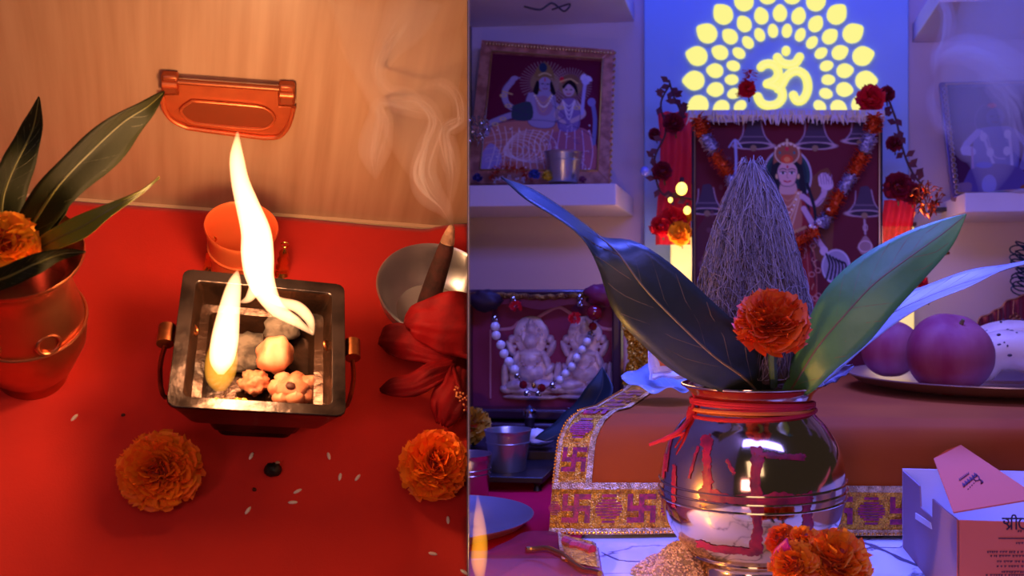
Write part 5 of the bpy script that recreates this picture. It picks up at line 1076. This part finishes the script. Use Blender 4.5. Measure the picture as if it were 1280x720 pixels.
cv.line([(1006, 268), (1018, 290), (1022, 306), (1030, 318)], 7, (206, 170, 186)); cv.ell(1031, 322, 5, 6, (214, 186, 206))
cv.ell(1046, 342, 17, 21, (170, 160, 186)); cv.ring(1046, 342, 17, 21, 2, (210, 200, 220))
for k in range(6): cv.line([(1034 + k * 4, 326 + 2 * k), (1038 + k * 4, 340), (1034 + k * 5, 358)], 2.6, (34, 22, 40))
for k in range(26): rr = random.Random(k + 70); cv.ring(rr.uniform(960, 1030), rr.uniform(300, 460), 3.4, 3.0, 1.0, (226, 160, 150), .8)
for k in range(7): cv.line([(966 + k * 8, 296), (962 + k * 10, 360), (958 + k * 10, 460)], 1.2, (206, 110, 90), True, .8)
cv.line([(965, 292), (985, 300), (1008, 292)], 4, (206, 150, 90))
for k in range(18): rr = random.Random(k + 9); cv.ell(rr.uniform(872, 912), rr.uniform(200, 400), rr.uniform(2, 5), rr.uniform(2, 5), (120, 70, 80), 0, .6)
for p_ in ([(1004, 256), (1018, 266), (1031, 254)], [(1005, 247), (1020, 256), (1028, 246)], [(973, 222), (977, 236), (985, 239), (994, 236), (998, 222)], [(966, 250), (955, 285), (962, 320)], [(1012, 250), (1020, 280), (1014, 330)], [(1010, 268), (1023, 290), (1034, 316)], [(1003, 272), (1014, 292), (1026, 319)]):
    cv.line(p_, 1.0, (84, 40, 70), True, .8)
for k in range(5): cv.line([(1028 + k * 3, 236), (1026 + k * 3.6, 224 - 3 * math.sin(PI * k / 4))], 1.0, (150, 112, 150))
for k in range(11): cv.ell(972 + 27 * k / 10, 248 + 26 * math.sin(PI * k / 10), 1.2, 1.2, (250, 236, 220)); cv.ell(975 + 21 * k / 10, 247 + 40 * math.sin(PI * k / 10), 1.1, 1.1, (236, 190, 120))
for k in range(90):
    rr = random.Random(k + 500); x_, y_ = rr.uniform(958, 1022), rr.uniform(298, 465); cv.line([(x_, y_), (x_ + rr.uniform(-4, 4), y_ + rr.uniform(2, 6)), (x_ + rr.uniform(-5, 5), y_ + rr.uniform(4, 10))], .9, rr.choice(((226, 150, 130), (90, 14, 24), (236, 190, 150))), True, .8)
cv.line([(1010, 236), (1018, 262), (1022, 292)], 4, (22, 14, 26)); cv.line([(985, 186), (985, 178)], 2.4, (226, 200, 160)); cv.ell(985, 190, 2.4, 3, (210, 40, 60)); cv.ell(976, 195, 1.6, 2, (70, 120, 120)); cv.ell(994, 195, 1.6, 2, (70, 120, 120))
cp_ = thing('framed_picture', MR, R(984, 474, 1.36), 'tall central picture of a crowned figure in red among painted bells', 'picture')
zb = .1085
bl_, br_ = R(864.5, 400, 1.345), R(1103.5, 400, 1.345); bl_.z = br_.z = zb
framed(cp_, [R(864.5, 143, 1.39), R(1103.5, 141, 1.39), br_, bl_], .017, .017, .014, mat('frame_dark', (40, 20, 28), .35, coat=.4), cv, pane=False)
pel = thing('pelmet_lace', MR, R(984, 156, 1.37), 'cream and white fringed lace along the top of the central picture', 'lace')
MB().grid(lambda u, v: R(860 + 246 * u, 139 + 3 * math.sin(u * 9) + 11 * v, 1.375 - .004 * math.sin(u * 40)), 80, 4).build('lace_band', mat('lace_white', (214, 200, 214), .6), pel, solid=.001)
rr = random.Random(2); mb = MB()
for i in range(190):
    x = 861 + 244 * i / 189; l_ = rr.uniform(6, 17); mb.tube([R(x, 138, 1.368), R(x + rr.uniform(-2, 2), 144, 1.364), R(x + rr.uniform(-4, 4), 140 + l_, 1.365)], [.0012, .0022, .0004], 5)
mb.build('fringe', mat('fringe_cream', (226, 200, 130), .6, island=(200, 190, 216)), pel)['kind'] = 'stuff'
# flower garland on the picture
ga = thing('flower_garland', MR, R(984, 330, 1.335), 'orange and white tufted garland hung in a V on the central picture', 'garland')
TO = mat('tuft_fire', (236, 92, 22), .6, island=(206, 60, 16)); TW_ = mat('tuft_lilac', (206, 196, 214), .6, island=(160, 150, 190))
yg = 1.335
for col, pts in (('o', ((1094, 146), (1090, 164))), ('w', ((1088, 168), (1080, 190))), ('o', ((1078, 194), (1066, 216))), ('w', ((1064, 220), (1052, 240))), ('o', ((1050, 242), (1036, 268))), ('w', ((1034, 270), (1026, 282))), ('o', ((1022, 288), (996, 303))), ('o', ((996, 310), (990, 322))),
                 ('o', ((872, 148), (880, 168))), ('w', ((882, 172), (892, 188))), ('o', ((894, 194), (910, 216))), ('w', ((912, 222), (924, 242))), ('o', ((926, 246), (940, 268)))):
    P = [R(*pts[0], yg), (R(*pts[0], yg) + R(*pts[1], yg)) / 2, R(*pts[1], yg)]
    mb = fluff(MB(), P, .0125 if col == 'o' else .0105, 210, int(pts[0][0])); mb.tube(P, .006, 8)
    mb.build('orange_tuft' if col == 'o' else 'white_tuft', TO if col == 'o' else TW_, ga, angle=180)
MB().ball(R(1025, 278, yg), .0065, 14, 10).build('pearl_bead', PRL, ga); MB().ball(R(1031, 270, yg), .0052, 12, 8).build('black_bead', mat('dark_lacquer'), ga)
for x, y in ((1014, 283), (1019, 285), (1036, 262)): MB().ball(R(x, y, yg - .004), .0034, 10, 8).build('pearl_bead', PRL, ga)
# red flowers at the top corners
RED = mat('petal_red', (220, 24, 40), .5); DKR = mat('petal_wine', (130, 14, 40), .55); YEL = mat('petal_yellow', (250, 170, 20), .55)
def bloom(px, py, y, r, m, lab, sd, up=(0, -1, .3), n=60, zz=None):
    c = R(px, py, y); b_ = thing('silk_flower', MR, c, lab, 'flower')
    petals_ball(MB(), c, r, n, up, .6, sd, pw=.42).build('petals', m, b_, angle=180)
    MB().ball(c, r * .5, 12, 8).build('flower_heart', m, b_)
    d = c + V(.003, .012, -r * 1.2); MB().tube([c, d], .0011, 6).build('stem', mat('stem_green', (60, 80, 30), .6), b_); return b_
bloom(1088, 124, 1.40, .020, RED, 'bright red silk flower at the top right corner of the central picture', 1)
fluff(MB(), [R(928, 118, 1.42), R(934, 105, 1.42), R(938, 88, 1.42)], .011, 140, 7).build('spray', RED, bloom(934, 112, 1.42, .013, RED, 'red silk spray standing before the glowing ring at left of the om sign', 3), angle=180)
mb = fluff(MB(), [R(918, 140, 1.42), R(922, 126, 1.42)], .009, 90, 9)
for (px, py, y, r, m, lab) in ((842, 155, 1.43, .016, DKR, 'dark wine silk flower highest in the left side garland'), (828, 215, 1.43, .015, DKR, 'dark wine silk flower at the left edge of the left garland'), (842, 275, 1.43, .020, RED, 'bright red silk flower low in the left side garland'), (826, 283, 1.42, .016, RED, 'red silk flower leftmost low in the left side garland'), (850, 292, 1.42, .018, YEL, 'yellow silk flower lowest in the left side garland'), (858, 272, 1.435, .009, YEL, 'small yellow silk flower beside the picture in the left garland'),
                                (1122, 234, 1.42, .021, DKR, 'large dark wine silk flower right of the central picture'), (1140, 242, 1.42, .016, DKR, 'dark wine silk flower beside the copper tinsel'), (1108, 118, 1.43, .012, DKR, 'small wine silk flower above the right end of the lace'), (1118, 180, 1.44, .012, DKR, 'wine silk bud on the right side garland stem'), (818, 168, 1.44, .009, DKR, 'tiny wine silk bud leftmost in the left side garland')):
    bloom(px, py, y, r, m, lab, int(px))
def vine(pts, y, lab):
    P = [Vector(p) for p in cat([R(a, b, y) for a, b in pts], 40)]; v_ = thing('garland_stem', MR, P[-1], lab, 'stem')
    MB().tube(P, .0016, 6).build('stem', mat('stem_brown', (74, 40, 44), .7), v_)
    rr = random.Random(int(pts[0][0])); mb = MB()
    for i in range(3, 38, 2):
        a = rr.uniform(0, 2 * PI); d = V(math.cos(a), -.4, math.sin(a)) * .016; s_ = V(-math.sin(a), 0, math.cos(a)) * .005; q = P[i]; mb.add([q, q + d * .5 + s_, q + d, q + d * .5 - s_], [(0, 1, 2, 3)])
    mb.build('leaflets', mat('leaflet', (96, 34, 46), .6), v_)['kind'] = 'stuff'
vine([(838, 105), (826, 130), (832, 165), (818, 200), (826, 240), (850, 246), (868, 250)], 1.435, 'brown leafy stem of the left side garland')
vine([(1108, 118), (1120, 150), (1128, 185), (1140, 215), (1160, 240)], 1.435, 'brown leafy stem of the right side garland')
vine([(836, 100), (842, 120), (850, 140), (838, 150)], 1.44, 'short brown curl of stem at the top of the left garland')
BULB = mat('bulb_lit', (255, 220, 130), .3, emit=(255, 214, 90), es=2.4)
for (px, py, r, lab) in ((852, 236, .0085, 'larger glowing fairy bulb in the left side garland'), (859, 263, .0055, 'smaller glowing fairy bulb beside the picture frame'), (838, 250, .0035, 'faint fairy bulb left of the larger one')):
    b_ = thing('fairy_bulb', MR, R(px, py, 1.405), lab, 'bulb'); MB().ball(R(px, py, 1.405), (r, r, r * 1.15), 14, 10).build('glass_bulb', BULB, b_); MB().tube([R(px, py, 1.405) + V(0, .002, r), R(px, py, 1.405) + V(0, .006, r * 1.9)], r * .4, 8).build('bulb_cap', mat('burnt'), b_)
tag(MB().ball(R(806, 214, 1.40), .007, 14, 10).build('glass_bead', mat('bead_blue', (150, 160, 255), .1, coat=1), None, MR, loc=R(806, 214, 1.40)), 'pale blue glass bead at the left edge of the lit panel', 'bead')
tinsel(R(1160, 250, 1.39), .016, 80, mat('tinsel_copper', (240, 120, 50), .16, 1.0), 'copper tinsel ornament beside the dark red flower at right', R(1160, 270, 1.39))
tag(MB().ball(R(1182, 316, 1.40), (.006, .004, .003), 10, 8, amp=.5).tube([R(1182, 316, 1.40), R(1172, 310, 1.40), R(1164, 314, 1.40)], .0012, 6).build('gold_clip', mat('zari_gold'), None, MR, loc=R(1182, 318, 1.40)), 'tiny gold clip under the right shelf', 'clip')
for (x, y, lab) in ((1150, 352, 'red blossom glimpsed above the pale mango leaf'), (1160, 372, 'small red blossom glimpsed below the pale mango leaf')):
    bloom(x, y, 1.40, .011 if y < 360 else .008, RED, lab, y, n=36)
# ---- picture on the right shelf
cv = Canvas([(1180, 106), (1300, 100), (1300, 246), (1196, 246)], 150, 170, (76, 30, 66))
BL1 = (120, 116, 190)
cv.poly([(1180, 160), (1240, 150), (1300, 160), (1300, 246), (1180, 246)], (92, 44, 84), True, .7)
cv.ell(1236, 150, 22, 26, (64, 34, 70)); cv.ring(1236, 150, 22, 26, 1.5, (120, 90, 120))
cv.poly([(1222, 132), (1228, 118), (1236, 112), (1246, 120), (1250, 134)], (84, 56, 74)); cv.ell(1232, 130, 5, 3.5, (220, 70, 56)); cv.ell(1236, 146, 10, 12.5, (86, 76, 134)); cv.ell(1232, 145, 2, 1, (20, 14, 40)); cv.ell(1240, 145, 2, 1, (20, 14, 40)); cv.line([(1233, 152), (1236, 153), (1239, 152)], 1.3, (120, 40, 80))
cv.poly([(1216, 162), (1236, 158), (1258, 162), (1264, 200), (1254, 232), (1216, 232), (1212, 196)], BL1)
cv.line([(1218, 166), (1206, 182), (1204, 192)], 8, (190, 180, 230)); cv.ell(1208, 190, 9, 6, (206, 200, 240), 20); cv.line([(1258, 166), (1272, 184), (1268, 210)], 8, (140, 130, 190))
cv.line([(1212, 186), (1214, 215), (1218, 240)], 2.4, (190, 150, 200)); cv.line([(1222, 165), (1232, 195), (1240, 215), (1250, 224), (1256, 210), (1252, 170)], 3.2, (214, 206, 240)); cv.line([(1228, 170), (1236, 196), (1248, 200)], 2, (190, 176, 220))
for x, y in ((1224, 172), (1250, 168), (1250, 190), (1232, 192), (1245, 222)): cv.ell(x, y, 4, 6, (226, 220, 246))
cv.poly([(1210, 214), (1236, 206), (1268, 214), (1276, 246), (1206, 246)], (110, 90, 160)); cv.ell(1232, 232, 8, 12, (150, 150, 226)); cv.ell(1226, 208, 9, 4, (100, 110, 220)); cv.ell(1276, 236, 10, 5, (170, 90, 50)); cv.poly([(1192, 232), (1212, 230), (1210, 246), (1194, 246)], (150, 120, 150))
rp_ = thing('framed_picture', MR, R(1240, 245, 1.45), 'smoky framed picture of a garlanded blue figure on the right shelf', 'picture')
framed(rp_, [R(1174, 102, 1.55), R(1330, 98, 1.55), R(1322, 246.5, 1.43), R(1190, 246.5, 1.43)], .05, .03, .012, mat('frame_violet', (120, 92, 130), .4, .4), cv, pane=False)
mb = MB()
for k in range(20):
    f = k / 19; c = R(1178 + 15.5 * f, 112 + 128 * f, 1.535 - .10 * f); mb.torus(c + V(.003, -.002, 0), .0032, .0006, Matrix.Rotation(PI / 2, 3, 'X'), 8, 4)
mb.build('lattice_inlay', mat('frame_inlay', (206, 190, 226), .3, .6), rp_)
tag(MB().lathe([(.0001, 0), (.05, 0), (.062, .003), (.063, .0045), (.05, .002), (.0001, .002)], R(1290, 244.5, 1.42), 48).build('steel_tray', STEEL, None, MR, loc=R(1290, 244.5, 1.42)), 'thin steel tray on the right shelf edge', 'tray')
tag(MB().box(tuple(R(1166, 264, 1.5)), tuple(R(1166, 264, 1.5) + V(.05, .04, .006))).build('dark_packet', mat('dark_lacquer'), None, MR, loc=R(1170, 264, 1.5), bevel=.001), 'flat dark packet at the left end of the right shelf', 'packet')
# ---- maroon skirt cloth and wire plume at the far right
sk = thing('maroon_skirt', MR, R(1262, 425, 1.45), 'pleated maroon cloth with gold blossoms behind the fruit plate', 'cloth')
edge = cat([(1222, 404), (1226, 396), (1236, 393), (1242, 388), (1252, 384), (1258, 376), (1270, 373), (1280, 368), (1300, 362)], 60)
MB().grid(lambda u, v: R(edge[int(u * 59 + .5)][0], edge[int(u * 59 + .5)][1] * (1 - v) + 470 * v, 1.43 - .006 * math.sin(u * 34)), 60, 12).build('pleated_cloth', mat('skirt_maroon', (140, 22, 44), .6, sheen=.2), sk, solid=.001, angle=180)
for (x, y) in ((1269, 398), (1250, 413), (1294, 384)):
    mb = MB(); c = R(x, y, 1.418)
    for k in range(5): a = 2 * PI * k / 5 + .3; mb.torus(c + V(.0048 * math.cos(a), 0, .0048 * math.sin(a)), .0026, .0009, Matrix.Rotation(PI / 2, 3, 'X'), 12, 5)
    mb.ball(c, .0022, 8, 6).build('gold_blossom', mat('gold_dull', (170, 110, 70), .4, .6), sk)
for x in (1248, 1267): MB().tube([R(x, 386 if x < 1260 else 376, 1.422), R(x - 1, 410 if x < 1260 else 392, 1.420)], .0007, 5).build('gold_stitch', mat('gold_dull'), sk)
MB().tube([Vector(R(p[0], p[1], 1.422)) for p in edge], .0011, 6).build('gold_edge', mat('gold_dull'), sk)
pm = thing('wire_plume', MR, R(1275, 372, 1.44), 'dark teal wire plume rising behind the maroon cloth', 'plume')
mb = MB(); rr = random.Random(3)
for k in range(9):
    x = 1276 + rr.uniform(-4, 6); y = 366 - k * 6.5; P = [R(x + 14 * math.cos(t * 1.1 + k) + t * 1.2, y + 5 * math.sin(t * 1.3 + k) - t, 1.44) for t in np.linspace(0, 9, 22)]; mb.tube([Vector(p) for p in P], .0012, 5)
mb.build('wire_curls', mat('teal_wire', (30, 50, 70), .4, .5), pm)
# ---- smoke on the right
SMR = volume_mat('drift_smoke', scatter=(.95, .95, 1), dens=95); SMR2 = volume_mat('drift_haze', scatter=(.95, .95, 1), dens=50)
sr = thing('smoke', MR, R(1200, 240, 1.32), 'pale smoke drifting before the right shelf and its picture', 'smoke')
wisp(sr, R, [(1168, 92, 1.25), (1170, 70, 1.25), (1182, 45, 1.24), (1185, 20, 1.23), (1176, -5, 1.22), (1170, -25, 1.22)], [.001, .007, .010, .009, .008, .009], SMR)
wisp(sr, R, [(1168, 100, 1.25), (1172, 75, 1.25), (1200, 62, 1.25), (1230, 68, 1.25), (1260, 88, 1.25), (1300, 105, 1.25)], [.001, .010, .018, .022, .024, .026], SMR2)
wisp(sr, R, [(1215, 110, 1.26), (1235, 100, 1.26), (1262, 130, 1.26), (1275, 170, 1.26), (1300, 200, 1.26)], [.002, .012, .016, .016, .014], SMR2)
wisp(sr, R, [(1195, 165, 1.27), (1178, 160, 1.27), (1168, 140, 1.27), (1166, 118, 1.26), (1172, 95, 1.25)], [.001, .008, .008, .008, .001], SMR2)
wisp(sr, R, [(1230, 250, 1.28), (1240, 200, 1.28), (1225, 150, 1.27), (1235, 90, 1.27), (1260, 30, 1.26), (1280, -20, 1.25)], [.004, .03, .045, .055, .06, .06], None, fil=0, thin=volume_mat('thin_drift', scatter=(.95, .95, 1), dens=6))
for o in list(COL.objects):                    # the builders' own bookkeeping is not part of the scene
    for k in ('_f', '_p'):
        if k in o: del o[k]
